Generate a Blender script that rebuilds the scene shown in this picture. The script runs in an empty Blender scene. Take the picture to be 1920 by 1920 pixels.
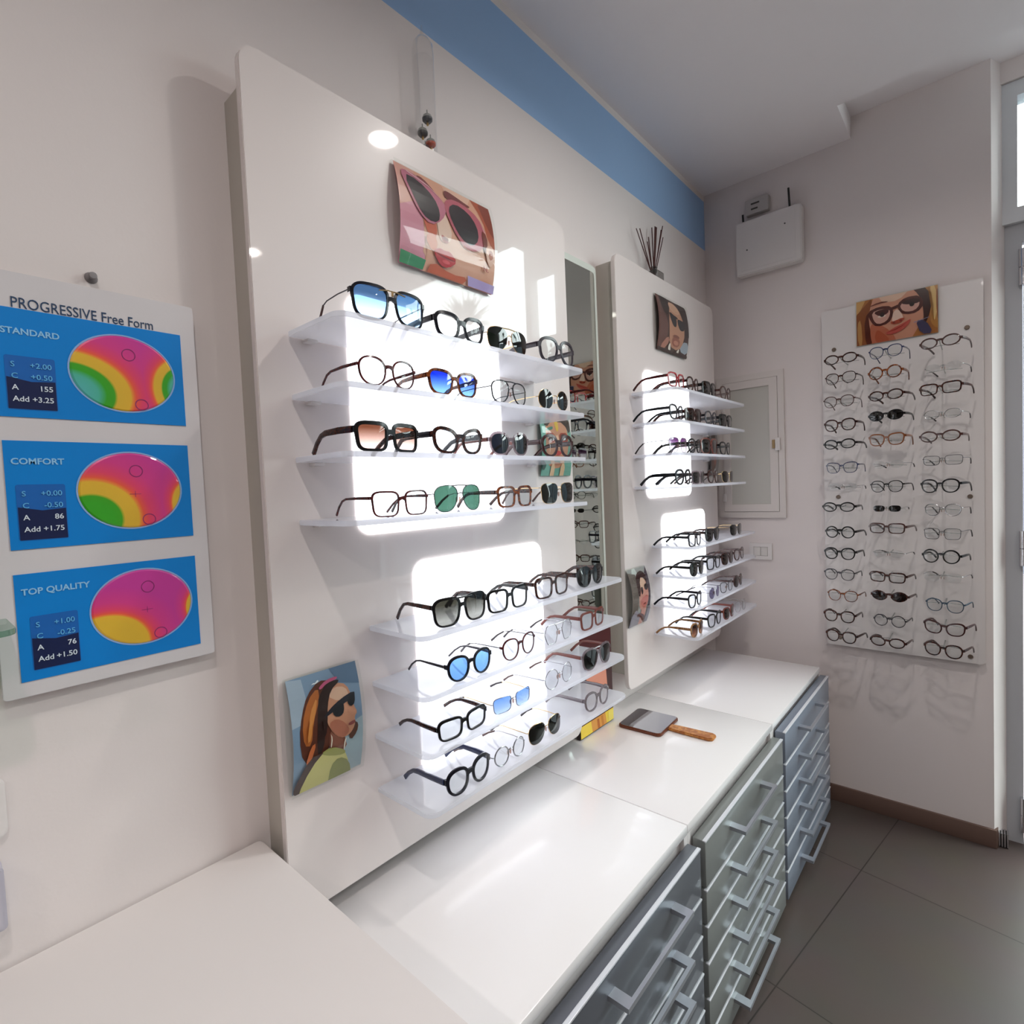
import bpy, bmesh, math, random
from mathutils import Vector, Matrix, Euler
random.seed(7)
SC = bpy.context.scene
COL = SC.collection
PI = math.pi

# ------------------------------------------------------------------ camera, world, light, exposure
cam_data = bpy.data.cameras.new('camera')
cam = bpy.data.objects.new('camera', cam_data); COL.objects.link(cam)
_r = Vector((0.657862, -0.751944, -0.042405)); _u = Vector((0.059675, -0.004085, 0.998210)); _f = Vector((0.750771, 0.659215, -0.042185))
_m = Matrix(((_r.x, _u.x, -_f.x), (_r.y, _u.y, -_f.y), (_r.z, _u.z, -_f.z))).to_4x4()
_m.translation = Vector((-2.792727, -1.070574, 1.5))
cam.matrix_world = _m
cam_data.sensor_width = 36.0; cam_data.lens = 19.0129; cam_data.clip_start = 0.02
SC.camera = cam

world = bpy.data.worlds.new('daylight'); SC.world = world
world.use_nodes = True
bg = world.node_tree.nodes['Background']
bg.inputs[0].default_value = (1.0, 0.965, 0.955, 1); bg.inputs[1].default_value = 13.5

SC.view_settings.view_transform = 'Standard'
SC.view_settings.look = 'None'
SC.view_settings.gamma = 1.0
SC.view_settings.use_curve_mapping = False
SC.view_settings.exposure = 0.16
SC.cycles.transparent_max_bounces = 40
SC.cycles.max_bounces = 10
SC.cycles.sample_clamp_indirect = 6.0
LAMP_W = 6.5
BOX_E = 2.0

pl = bpy.data.lights.new('shop_front_daylight', 'AREA'); pl.shape = 'RECTANGLE'; pl.size = 2.1; pl.size_y = 2.9
pl.cycles.is_portal = True
po = bpy.data.objects.new('shop_front_daylight', pl); COL.objects.link(po)
po.location = (0.26, -2.2, 1.68); po.rotation_euler = (0, PI/2, 0)
pl.size = 3.3; pl.size_y = 2.2

# ------------------------------------------------------------------ materials
def lin(h):
    h = h.lstrip('#'); c = [int(h[i:i+2], 16)/255 for i in (0, 2, 4)]
    return tuple((x/12.92 if x <= .04045 else ((x+.055)/1.055)**2.4) for x in c) + (1,)
MATS = {}
def pbr(name, hexc, rough=.5, metal=0., spec=.5, coat=0., bump=0., bscale=200., emit=None, es=1., alpha=1.):
    if name in MATS: return MATS[name]
    m = bpy.data.materials.new(name); m.use_nodes = True; nt = m.node_tree
    b = nt.nodes['Principled BSDF']
    b.inputs['Base Color'].default_value = lin(hexc); b.inputs['Roughness'].default_value = rough
    b.inputs['Metallic'].default_value = metal; b.inputs['Specular IOR Level'].default_value = spec
    b.inputs['Coat Weight'].default_value = coat; b.inputs['Coat Roughness'].default_value = .03
    b.inputs['Alpha'].default_value = alpha
    if emit:
        b.inputs['Emission Color'].default_value = lin(emit); b.inputs['Emission Strength'].default_value = es
    if bump:
        n = nt.nodes.new('ShaderNodeTexNoise'); n.inputs['Scale'].default_value = bscale; n.inputs['Detail'].default_value = 4
        bp = nt.nodes.new('ShaderNodeBump'); bp.inputs['Strength'].default_value = bump; bp.inputs['Distance'].default_value = .002
        tc = nt.nodes.new('ShaderNodeTexCoord'); nt.links.new(tc.outputs['Object'], n.inputs['Vector'])
        nt.links.new(n.outputs['Fac'], bp.inputs['Height']); nt.links.new(bp.outputs['Normal'], b.inputs['Normal'])
    MATS[name] = m; return m
def glassy(name, hexc, clear=.9, spec=1., rough=.02, grad=None, diffuse=None, dmix=0.):
    """thin see-through sheet: tinted transparency + fresnel gloss (+ optional milky body); grad = (hex at bottom, hex at top) over +-16 mm"""
    if name in MATS: return MATS[name]
    m = bpy.data.materials.new(name); m.use_nodes = True; nt = m.node_tree; nt.nodes.clear()
    out = nt.nodes.new('ShaderNodeOutputMaterial'); t = nt.nodes.new('ShaderNodeBsdfTransparent'); t.inputs[0].default_value = lin(hexc)
    last = t.outputs[0]
    if grad:
        tc = nt.nodes.new('ShaderNodeTexCoord'); sx = nt.nodes.new('ShaderNodeSeparateXYZ'); nt.links.new(tc.outputs['Object'], sx.inputs[0])
        mr = nt.nodes.new('ShaderNodeMapRange'); mr.inputs[1].default_value = -.016; mr.inputs[2].default_value = .016
        nt.links.new(sx.outputs[2], mr.inputs[0]); mx = nt.nodes.new('ShaderNodeMix'); mx.data_type = 'RGBA'
        mx.inputs[6].default_value = lin(grad[0]); mx.inputs[7].default_value = lin(grad[1])
        nt.links.new(mr.outputs[0], mx.inputs[0]); nt.links.new(mx.outputs[2], t.inputs[0])
    if diffuse:
        d = nt.nodes.new('ShaderNodeBsdfDiffuse'); d.inputs[0].default_value = lin(diffuse)
        tr = nt.nodes.new('ShaderNodeBsdfTranslucent'); tr.inputs[0].default_value = lin(diffuse)
        a = nt.nodes.new('ShaderNodeMixShader'); a.inputs[0].default_value = .5
        nt.links.new(d.outputs[0], a.inputs[1]); nt.links.new(tr.outputs[0], a.inputs[2])
        b = nt.nodes.new('ShaderNodeMixShader'); b.inputs[0].default_value = dmix
        nt.links.new(last, b.inputs[1]); nt.links.new(a.outputs[0], b.inputs[2]); last = b.outputs[0]
    g = nt.nodes.new('ShaderNodeBsdfGlossy'); g.inputs['Roughness'].default_value = rough; g.inputs[0].default_value = (1, 1, 1, 1)
    fr = nt.nodes.new('ShaderNodeFresnel'); fr.inputs[0].default_value = 1.45
    mu = nt.nodes.new('ShaderNodeMath'); mu.operation = 'MULTIPLY'; mu.inputs[1].default_value = spec
    geo = nt.nodes.new('ShaderNodeNewGeometry'); inv = nt.nodes.new('ShaderNodeMath'); inv.operation = 'SUBTRACT'; inv.inputs[0].default_value = 1.
    nt.links.new(geo.outputs['Backfacing'], inv.inputs[1]); mb = nt.nodes.new('ShaderNodeMath'); mb.operation = 'MULTIPLY'
    nt.links.new(fr.outputs[0], mu.inputs[0]); nt.links.new(mu.outputs[0], mb.inputs[0]); nt.links.new(inv.outputs[0], mb.inputs[1])
    mix = nt.nodes.new('ShaderNodeMixShader'); nt.links.new(mb.outputs[0], mix.inputs[0]); nt.links.new(last, mix.inputs[1]); nt.links.new(g.outputs[0], mix.inputs[2])
    nt.links.new(mix.outputs[0], out.inputs[0]); MATS[name] = m; return m
def mottled(name, h1, h2, scale=180., rough=.15):
    if name in MATS: return MATS[name]
    m = pbr(name, h1, rough, 0, .38); nt = m.node_tree; b = nt.nodes['Principled BSDF']
    tc = nt.nodes.new('ShaderNodeTexCoord'); n = nt.nodes.new('ShaderNodeTexNoise'); n.inputs['Scale'].default_value = scale; n.inputs['Detail'].default_value = 2
    r = nt.nodes.new('ShaderNodeValToRGB'); r.color_ramp.elements[0].position = .42; r.color_ramp.elements[1].position = .6
    r.color_ramp.elements[0].color = lin(h1); r.color_ramp.elements[1].color = lin(h2)
    nt.links.new(tc.outputs['Object'], n.inputs['Vector']); nt.links.new(n.outputs['Fac'], r.inputs[0]); nt.links.new(r.outputs[0], b.inputs['Base Color'])
    return m

WALL = pbr('wall_paint', '#e3dad8', .85, bump=.12, bscale=90)
CEIL = pbr('ceiling_paint', '#efe9ea', .9)
LACQ = pbr('white_gloss_lacquer', '#e6dcd9', .35, spec=.4, coat=.9)
MATW = pbr('white_melamine', '#e9e3e2', .45)
DESKW = pbr('desk_laminate', '#dcd5d3', .5)
TOPW = pbr('glossy_white_top', '#f0ecec', .25, coat=.4)
GREYSIDE = pbr('grey_side_board', '#bdb6ad', .6)
ALU = pbr('aluminium', '#b9bcc4', .35, .8)
ALUP = pbr('grey_painted_frame', '#b4b6bb', .45)
STEEL = pbr('brushed_steel', '#9a9aa0', .3, .9)
CHROME = pbr('chrome', '#d8d8dc', .12, 1.)
MIRROR = pbr('mirror_silver', '#dbe4dc', .015, 1.)
HMIRROR = pbr('hand_mirror_silver', '#c8cbd2', .02, 1.)
WOOD = mottled('warm_wood', '#a5622c', '#c98a48', 60, .4)
WOODD = pbr('dark_wood_edge', '#6b3418', .4)
BLACKP = pbr('black_plastic', '#0c0a0b', .35)
WHITEP = pbr('white_plastic', '#e2dcda', .45)
DARKG = pbr('dark_grey', '#4b4846', .6)
CLEAR = glassy('clear_plastic', '#fbfcfb', spec=.8)
ROD = glassy('clear_rod', '#d3d6d4', spec=.6, diffuse='#f2f2f2', dmix=.15)
ACRY = glassy('milky_acrylic_shelf', '#eef0f4', spec=.8, rough=.05, diffuse='#f4f4f8', dmix=.62)
PANE = glassy('window_glass', '#e3ecec', spec=1.)
GREENGL = glassy('green_edged_glass', '#c4dccf', spec=1.)
LIGHTBOX = pbr('lit_panel', '#ffffff', .4, emit='#f8faff', es=BOX_E)
LAMPW = pbr('lamp_diffuser', '#ffffff', .4, emit='#fff6ee', es=14.)

# ------------------------------------------------------------------ mesh helpers
def link(name, me, mats=(), parent=None, loc=None):
    o = bpy.data.objects.new(name, me); COL.objects.link(o)
    for m in (mats if isinstance(mats, (list, tuple)) else [mats]): me.materials.append(m)
    if parent is not None: o.parent = parent
    if loc is not None: o.location = loc
    return o
def finish(bm, name, mats, parent=None, loc=None, smooth=False, recalc=True):
    if recalc: bmesh.ops.recalc_face_normals(bm, faces=bm.faces[:])
    me = bpy.data.meshes.new(name); bm.to_mesh(me); bm.free()
    if smooth:
        for p in me.polygons: p.use_smooth = True
        try: me.set_sharp_from_angle(angle=math.radians(38))
        except Exception: pass
    return link(name, me, mats, parent, loc)
def tag(o, label=None, cat=None, group=None, kind=None):
    if label: o['label'] = label
    if cat: o['category'] = cat
    if group: o['group'] = group
    if kind: o['kind'] = kind
    return o
def empty(name, loc=(0, 0, 0), rz=0., **k):
    o = bpy.data.objects.new(name, None); COL.objects.link(o); o.location = loc; o.rotation_euler = (0, 0, rz); o.empty_display_size = .05
    return tag(o, **k)
def add_box(bm, x0, x1, y0, y1, z0, z1, mi=0):
    v = [bm.verts.new((x, y, z)) for z in (z0, z1) for y in (y0, y1) for x in (x0, x1)]
    for q in ((0, 2, 3, 1), (4, 5, 7, 6), (0, 1, 5, 4), (2, 6, 7, 3), (0, 4, 6, 2), (1, 3, 7, 5)):
        f = bm.faces.new([v[i] for i in q]); f.material_index = mi
    return v
def box(name, x0, x1, y0, y1, z0, z1, mat, parent=None, bevel=0., seg=2, loc=None):
    bm = bmesh.new(); add_box(bm, x0, x1, y0, y1, z0, z1)
    bmesh.ops.recalc_face_normals(bm, faces=bm.faces[:])
    if bevel: bmesh.ops.bevel(bm, geom=bm.edges[:], offset=bevel, segments=seg, affect='EDGES', profile=.5)
    return finish(bm, name, mat, parent, loc, smooth=bool(bevel))
def rrect(x0, x1, z0, z1, r, n=7):
    r = r if isinstance(r, (list, tuple)) else (r,)*4      # bl, br, tr, tl
    pts = []
    for (cx, cz, a0, rr) in ((x0+r[0], z0+r[0], PI, r[0]), (x1-r[1], z0+r[1], 1.5*PI, r[1]), (x1-r[2], z1-r[2], 0, r[2]), (x0+r[3], z1-r[3], .5*PI, r[3])):
        if rr <= 1e-6: pts.append((cx, cz)); continue
        for i in range(n+1):
            a = a0+.5*PI*i/n; pts.append((cx+rr*math.cos(a), cz+rr*math.sin(a)))
    return pts
def prism(bm, pts, a, b, axis='y', mi=0):
    """closed outline pts extruded from a to b along axis"""
    def P(p, t):
        return (p[0], t, p[1]) if axis == 'y' else (p[0], p[1], t) if axis == 'z' else (t, p[0], p[1])
    A = [bm.verts.new(P(p, a)) for p in pts]; B = [bm.verts.new(P(p, b)) for p in pts]; n = len(pts)
    fs = [bm.faces.new(A), bm.faces.new(B[::-1])] + [bm.faces.new((A[i], B[i], B[(i+1) % n], A[(i+1) % n])) for i in range(n)]
    for f in fs: f.material_index = mi
    return fs
def slab(name, pts, a, b, mat, parent=None, axis='y', bevel=0., loc=None):
    bm = bmesh.new(); prism(bm, pts, a, b, axis); bmesh.ops.recalc_face_normals(bm, faces=bm.faces[:])
    if bevel:
        bmesh.ops.bevel(bm, geom=[e for e in bm.edges if e.calc_face_angle(0) > 1.0], offset=bevel, segments=2, affect='EDGES')
    return finish(bm, name, mat, parent, loc, smooth=True)
def add_tube(bm, path, r, n=8, cap=True):
    path = [Vector(p) for p in path]; rings = []; rs = r if isinstance(r, (list, tuple)) else [r]*len(path)
    prev = None
    for i, p in enumerate(path):
        d = (path[min(i+1, len(path)-1)]-path[max(i-1, 0)]).normalized()
        if prev is None:
            s = d.cross(Vector((0, 0, 1)));  s = s if s.length > 1e-3 else d.cross(Vector((1, 0, 0))); s.normalize()
        else:
            s = (prev - d*prev.dot(d)).normalized()
        prev = s; t = d.cross(s)
        rings.append([bm.verts.new(p+rs[i]*(math.cos(2*PI*k/n)*s+math.sin(2*PI*k/n)*t)) for k in range(n)])
    for a, b in zip(rings, rings[1:]):
        for k in range(n): bm.faces.new((a[k], a[(k+1) % n], b[(k+1) % n], b[k]))
    if cap: bm.faces.new(rings[0][::-1]); bm.faces.new(rings[-1])
def tube(name, path, r, mat, parent=None, n=8, loc=None):
    bm = bmesh.new(); add_tube(bm, path, r, n); return finish(bm, name, mat, parent, loc, smooth=True)
def add_lathe(bm, prof, n=24, c=(0, 0, 0)):
    rings = []
    for r, z in prof:
        if r < 1e-6: rings.append([bm.verts.new((c[0], c[1], c[2]+z))])
        else: rings.append([bm.verts.new((c[0]+r*math.cos(2*PI*k/n), c[1]+r*math.sin(2*PI*k/n), c[2]+z)) for k in range(n)])
    for a, b in zip(rings, rings[1:]):
        for k in range(n):
            k2 = (k+1) % n
            if len(a) == 1 and len(b) == 1: continue
            if len(a) == 1: bm.faces.new((a[0], b[k2], b[k]))
            elif len(b) == 1: bm.faces.new((a[k], a[k2], b[0]))
            else: bm.faces.new((a[k], a[k2], b[k2], b[k]))
def lathe(name, prof, mat, parent=None, n=24, loc=None):
    bm = bmesh.new(); add_lathe(bm, prof, n); return finish(bm, name, mat, parent, loc, smooth=True)
def text(name, body, size, loc, mat, parent, rz=0., align='LEFT', bold=0., sx=1.):
    c = bpy.data.curves.new(name, 'FONT'); c.body = body; c.size = size; c.align_x = align; c.extrude = .0004; c.offset = bold
    c.resolution_u = 3
    tmp = bpy.data.objects.new(name, c); COL.objects.link(tmp); bpy.context.view_layer.update()
    me = bpy.data.meshes.new_from_object(tmp.evaluated_get(bpy.context.evaluated_depsgraph_get())); bpy.data.objects.remove(tmp); bpy.data.curves.remove(c)
    me.materials.clear(); me.materials.append(mat); o = bpy.data.objects.new(name, me); COL.objects.link(o); o.parent = parent
    o.location = loc; o.rotation_euler = (PI/2, 0, rz); o.scale = (sx, 1, 1)
    return o

# ------------------------------------------------------------------ the room
ZC = 2.94
def structure(o): o['kind'] = 'structure'; return o
# long wall behind the displays, with the painted blue band under the ceiling
def band_wall():
    m = pbr('wall_paint_with_blue_band', '#e3dad8', .85, bump=.12, bscale=90); nt = m.node_tree; b = nt.nodes['Principled BSDF']
    tc = nt.nodes.new('ShaderNodeTexCoord'); s = nt.nodes.new('ShaderNodeSeparateXYZ'); nt.links.new(tc.outputs['Object'], s.inputs[0])
    g = nt.nodes.new('ShaderNodeMath'); g.operation = 'GREATER_THAN'; g.inputs[1].default_value = 2.668
    l = nt.nodes.new('ShaderNodeMath'); l.operation = 'LESS_THAN'; l.inputs[1].default_value = 2.912
    mu = nt.nodes.new('ShaderNodeMath'); mu.operation = 'MULTIPLY'
    nt.links.new(s.outputs[2], g.inputs[0]); nt.links.new(s.outputs[2], l.inputs[0]); nt.links.new(g.outputs[0], mu.inputs[0]); nt.links.new(l.outputs[0], mu.inputs[1])
    mx = nt.nodes.new('ShaderNodeMix'); mx.data_type = 'RGBA'; mx.inputs[6].default_value = lin('#e3dad8'); mx.inputs[7].default_value = lin('#98b8e0')
    nt.links.new(mu.outputs[0], mx.inputs[0]); nt.links.new(mx.outputs[2], b.inputs['Base Color']); return m
structure(box('wall_left', -5.3, .3, 0, .15, 0, 3.6, band_wall()))
structure(slab('wall_right', [(0, 0), (0, -1.09), (.085, -1.128), (.25, -1.135), (.25, 0)], 0, 3.6, WALL, axis='z'))
structure(box('wall_rear', -5.3, .3, -3.45, -3.3, 0, 3.6, pbr('rear_wall_paint', '#857c79', .85)))
structure(box('wall_end', -5.45, -5.3, -3.45, .15, 0, 3.6, MATS['rear_wall_paint']))
bm = bmesh.new()
add_box(bm, -5.3, -.278, -3.3, 0, ZC, 3.6); add_box(bm, -.278, 0, -.64, 0, ZC, 3.6); add_box(bm, -.278, .25, -1.34, -.64, 3.03, 3.6); add_box(bm, -.278, .3, -3.3, -1.34, 3.42, 3.6)
structure(finish(bm, 'ceiling', CEIL))
def floor_mat():
    m = pbr('floor_tiles', '#554b47', .42, spec=.35); nt = m.node_tree; b = nt.nodes['Principled BSDF']
    tc = nt.nodes.new('ShaderNodeTexCoord'); mp = nt.nodes.new('ShaderNodeMapping'); mp.inputs['Rotation'].default_value = (0, 0, math.radians(9))
    mp.inputs['Location'].default_value = FLOOR_OFF
    nt.links.new(tc.outputs['Object'], mp.inputs['Vector'])
    br = nt.nodes.new('ShaderNodeTexBrick'); br.offset = 0.; br.inputs['Scale'].default_value = 1.
    br.inputs['Brick Width'].default_value = .71; br.inputs['Row Height'].default_value = .71; br.inputs['Mortar Size'].default_value = .0022; br.inputs['Mortar Smooth'].default_value = .2
    br.inputs['Color1'].default_value = lin('#574d49'); br.inputs['Color2'].default_value = lin('#534a46'); br.inputs['Mortar'].default_value = lin('#372f2c')
    n = nt.nodes.new('ShaderNodeTexNoise'); n.inputs['Scale'].default_value = 5; n.inputs['Detail'].default_value = 6
    mx = nt.nodes.new('ShaderNodeMix'); mx.data_type = 'RGBA'; mx.blend_type = 'MULTIPLY'; mx.inputs[0].default_value = .25
    nt.links.new(mp.outputs[0], br.inputs['Vector']); nt.links.new(tc.outputs['Object'], n.inputs['Vector'])
    nt.links.new(br.outputs['Color'], mx.inputs[6]); nt.links.new(n.outputs['Color'], mx.inputs[7]); nt.links.new(mx.outputs[2], b.inputs['Base Color'])
    return m
FLOOR_OFF = (.345, .772, 0)
structure(box('floor', -5.3, .25, -3.3, 0, -.1, 0, floor_mat()))
BASE = pbr('brown_skirting', '#6a534a', .5)
structure(box('baseboard_right', -.012, 0, -1.098, -.001, 0, .074, BASE, bevel=.002))
structure(box('baseboard_reveal', 0, .1, -1.102, -1.09, 0, .074, BASE, bevel=.002))
# ---- shop front in the opening of the right-hand wall
d = structure(empty('door_1', (.12, -1.128, 0)))
bm = bmesh.new(); add_box(bm, -.03, .03, -.05, 0, 0, 2.36); add_box(bm, -.03, .03, -1.0, -.95, 0, 2.36); add_box(bm, -.03, .03, -1.0, 0, 2.36, 2.43)
finish(bm, 'door_frame', ALUP, d)
bm = bmesh.new(); add_box(bm, -.025, .025, -.105, -.055, .012, 2.35); add_box(bm, -.025, .025, -.945, -.895, .012, 2.35); add_box(bm, -.025, .025, -.895, -.105, .012, .1); add_box(bm, -.025, .025, -.895, -.105, 2.27, 2.35)
finish(bm, 'door_leaf', ALUP, d)
box('door_glass', -.006, .006, -.897, -.103, .098, 2.272, PANE, d)
for z in (.125, 1.187, 2.26):
    lathe('hinge', [(0, -.068), (.014, -.068), (.014, -.003), (.011, -.001), (.014, .001), (.014, .068), (0, .068)], CHROME, d, 14, (-.04, -.052, z))
WF = pbr('white_window_frame', '#d8dade', .4)
w = structure(empty('window_1', (.12, -1.105, 2.43)))
bm = bmesh.new(); add_box(bm, -.05, .03, -.06, 0, 0, .52); add_box(bm, -.05, .03, -.255, -.06, 0, .055); add_box(bm, -.05, .03, -.255, -.06, .465, .52)
finish(bm, 'window_frame', WF, w); box('window_glass', -.005, .005, -.256, -.055, .05, .47, PANE, w)
w = structure(empty('window_2', (.12, -1.3605, 2.43)))
bm = bmesh.new(); add_box(bm, -.05, .03, -.05, 0, 0, .87); add_box(bm, -.05, .03, -1.94, -1.89, 0, .87); add_box(bm, -.05, .03, -1.89, -.05, 0, .055); add_box(bm, -.05, .03, -1.89, -.05, .82, .87)
finish(bm, 'window_frame', WF, w); box('window_glass', -.005, .005, -1.895, -.045, .05, .825, PANE, w)
w = structure(empty('window_3', (.12, -2.1305, 0)))
bm = bmesh.new(); add_box(bm, -.03, .03, -1.17, -1.12, 0, 2.43); add_box(bm, -.03, .03, -1.12, 0, 0, .3); add_box(bm, -.03, .03, -1.12, 0, 2.37, 2.43)
finish(bm, 'window_frame', ALUP, w); box('window_glass', -.005, .005, -1.125, 0, .295, 2.375, PANE, w)
structure(box('trim_1', .06, .25, -1.34, -1.09, 2.952, 3.6, WALL)); structure(box('trim_2', .06, .25, -3.3, -1.3405, 3.302, 3.6, WALL))
# ---- the street outside
structure(box('pavement', .25, 14, -14, 8, -.15, -.05, pbr('grey_paving', '#505154', .8)))
structure(box('street_wall', 8, 8.3, -14, 8, -.05, 4.2, pbr('grey_facade', '#40474f', .8)))

t = empty('palm_tree', (1.5, -3.42, -.05), label='spiky palm outside the shop front, mirrored in the near panel over its top shelf', cat='tree')
tube('trunk', [(0, 0, 0), (.02, .01, 1.6), (0, 0, 3.35)], [.07, .055, .05], pbr('palm_bark', '#5a4a3c', .9), t, 10)
bm = bmesh.new(); rr_ = random.Random(3)
for k in range(110):
    a = rr_.uniform(0, 2*PI); e = rr_.uniform(-.5, 1.45); L_ = rr_.uniform(.34, .5); d = Vector((math.cos(a)*math.cos(e), math.sin(a)*math.cos(e), math.sin(e))); sd = d.cross(Vector((0, 0, 1))); sd = (sd if sd.length > .05 else Vector((1, 0, 0))).normalized()*.017; c0 = Vector((0, 0, 3.36)); up = d.cross(sd).normalized()*.004
    m_ = c0+d*L_*.5; e_ = c0+d*L_-Vector((0, 0, .06*L_*L_*4))
    q = [bm.verts.new(v) for v in (c0-sd*.5, c0+sd*.5, m_+sd, e_, m_-sd, m_+up)]
    for f in ((0, 1, 2, 5), (0, 5, 4), (5, 2, 3), (5, 3, 4)): bm.faces.new([q[i] for i in f])
finish(bm, 'foliage', pbr('palm_leaf', '#3f5638', .6), t)
# ------------------------------------------------------------------ recessed ceiling lamps
def ceiling_lamp(x, y, label):
    t = empty('ceiling_light', (x, y, ZC), label=label, cat='ceiling lamp', group='recessed ceiling lamps')
    lathe('trim_ring', [(.058, -.002), (.060, -.006), (.074, -.004), (.076, 0), (.058, 0)], WHITEP, t, 32)
    lathe('diffuser', [(0, -.003), (.058, -.003), (.058, -.001), (0, -.001)], LAMPW, t, 32)
    l = bpy.data.lights.new('lamp', 'AREA'); l.shape = 'DISK'; l.size = .07; l.energy = LAMP_W; l.color = (1, .95, .91); l.spread = math.radians(155)
    o = bpy.data.objects.new('lamp', l); COL.objects.link(o); o.parent = t; o.location = (0, 0, -.006)
ceiling_lamp(-1.4, -.925, 'round recessed ceiling lamp mirrored near the top of the near white panel')
ceiling_lamp(-1.347, -2.291, 'round recessed ceiling lamp mirrored at the edge of the near white panel')
for x in (-2.9, -4.3):
    for y in (-1.1, -2.291): ceiling_lamp(x, y, 'round recessed ceiling lamp over the back of the shop')

# ------------------------------------------------------------------ display panels
PF = -.082
def display_panel(x0, x1, z0, z1, boxes, shelves, label, boxtop):
    t = empty('display_panel', ((x0+x1)/2, 0, z0), label=label, cat='display panel', group='lit eyewear display panels'); L = t.location
    def sh(pts): return [(a-L.x, b-L.z) for a, b in pts]
    slab('front_panel', sh(rrect(x0, x1, z0, z1, .035)), PF, PF+.016, LACQ, t, bevel=.0015)
    box('back_box', x0+.006-L.x, x1-.02-L.x, PF+.0162, -.0005, .06, boxtop-L.z, GREYSIDE, t)
    for (a, b, c, e) in boxes:
        slab('light_panel', sh(rrect(a, b, c, e, .035)), PF-.006, PF-.0002, LIGHTBOX, t, bevel=.001)
    for (a, b, z) in shelves:
        pts = rrect(a-L.x, b-L.x, PF-.18, PF-.0062, (.025, .025, 0, 0))
        s = slab('shelf', pts, z-.005-L.z, z+.005-L.z, ACRY, t, axis='z', bevel=.001)
        for xx in (a+.03-L.x, b-.05-L.x):
            box('shelf_glint', xx, xx+.022, PF-.022, PF-.0002, z-.011-L.z, z-.0052-L.z, WHITEP, s, bevel=.0015)  # white blocks stand in for light panel reflections in the shelf edges
    return t
P1S = [(-2.288, -1.545, z) for z in (1.808, 1.690, 1.572, 1.453)] + [(-2.147, -1.378, z) for z in (1.219, 1.100, .986, .869)]
P2S = [(-.980, -.255, z) for z in (1.830, 1.716, 1.600, 1.484)] + [(-.855, -.145, z) for z in (1.252, 1.139, 1.022, .909)]
display_panel(-2.347, -1.365, .698, 2.316, [(-2.160, -1.700, 1.416, 1.919), (-2.021, -1.551, .838, 1.344)], P1S,
              'tall glossy white eyewear display panel beside the blue lens chart', 2.245)
display_panel(-1.060, -.140, .738, 2.328, [(-.872, -.458, 1.441, 1.939), (-.751, -.317, .875, 1.372)], P2S,
              'glossy white eyewear display panel nearest the room corner, reed diffuser on top', 2.30)

# tall mirror between the two panels
t = empty('wall_mirror', (-1.22, 0, .68), label='tall narrow wall mirror in the gap between the two display panels', cat='mirror')
slab('mirror_glass', rrect(-.175, .105, .012, 1.572, .012), -.03, -.026, MIRROR, t)
slab('mirror_frame', rrect(-.18, .127, 0, 1.598, .02), -.0258, -.001, pbr('mirror_frame_paint', '#cfd3cb', .4), t, bevel=.002)

# ------------------------------------------------------------------ drawer units
def drawer_unit(x0, x1, bounds, hexc, label, mid):
    D = .515
    t = empty('drawer_unit', ((x0+x1)/2, -D/2, 0), label=label, cat='drawer cabinet', group='white topped drawer cabinets'); w = (x1-x0)/2
    bm = bmesh.new()
    add_box(bm, -w, -w+.018, -D/2, D/2-.002, .03, .636); add_box(bm, w-.018, w, -D/2, D/2-.002, .03, .636)
    add_box(bm, -w+.018, w-.018, -D/2, D/2-.002, .03, .05); add_box(bm, -w+.018, w-.018, D/2-.012, D/2-.002, .05, .636)
    add_box(bm, -w+.018, w-.018, -D/2+.012, -D/2+.02, .05, .636)
    finish(bm, 'carcass', MATW, t)
    box('worktop', -w+.0005, w-.0005, -D/2-.002, D/2-.001, .636, .66, TOPW, t, bevel=.003)
    for sx in (-w+.06, w-.06):
        for sy in (-D/2+.07, D/2-.06): lathe('foot', [(0, 0), (.02, 0), (.02, .03), (0, .03)], BLACKP, t, 14, (sx, sy, 0))
    mat = pbr('drawer_'+hexc[1:], hexc, .38, .35, coat=.15)
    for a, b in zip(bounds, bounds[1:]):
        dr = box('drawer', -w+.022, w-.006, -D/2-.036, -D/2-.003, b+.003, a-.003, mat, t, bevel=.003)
        box('edge_highlight', -w+.0225, w-.0065, -D/2-.0372, -D/2-.028, a-.0072, a-.0024, pbr('painted_edge_highlight', '#e4e6ec', .3, .3), dr, bevel=.001)  # pale strip paints in the highlight along the drawer's lit top edge
        zc = (a+b)/2+(.01 if a-b > .11 else .008); bm = bmesh.new()
        for s in (-1, 1): add_box(bm, mid+s*.13-.012, mid+s*.13+.012, -D/2-.0705, -D/2-.036, zc-.005, zc+.005)
        add_box(bm, mid-.142, mid+.142, -D/2-.078, -D/2-.0705, zc-.005, zc+.005)
        bmesh.ops.recalc_face_normals(bm, faces=bm.faces[:])
        finish(bm, 'handle', ALU, dr)
B6 = [.622, .497, .404, .310, .217, .125, .035]
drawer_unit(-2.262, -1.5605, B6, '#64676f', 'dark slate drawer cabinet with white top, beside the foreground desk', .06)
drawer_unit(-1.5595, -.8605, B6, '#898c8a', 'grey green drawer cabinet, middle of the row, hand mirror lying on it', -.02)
drawer_unit(-.8595, -.153, [.632, .520, .425, .331, .236, .14, .035], '#838b9a', 'steel blue drawer cabinet at the far end of the row by the wall rack', -.02)

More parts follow.
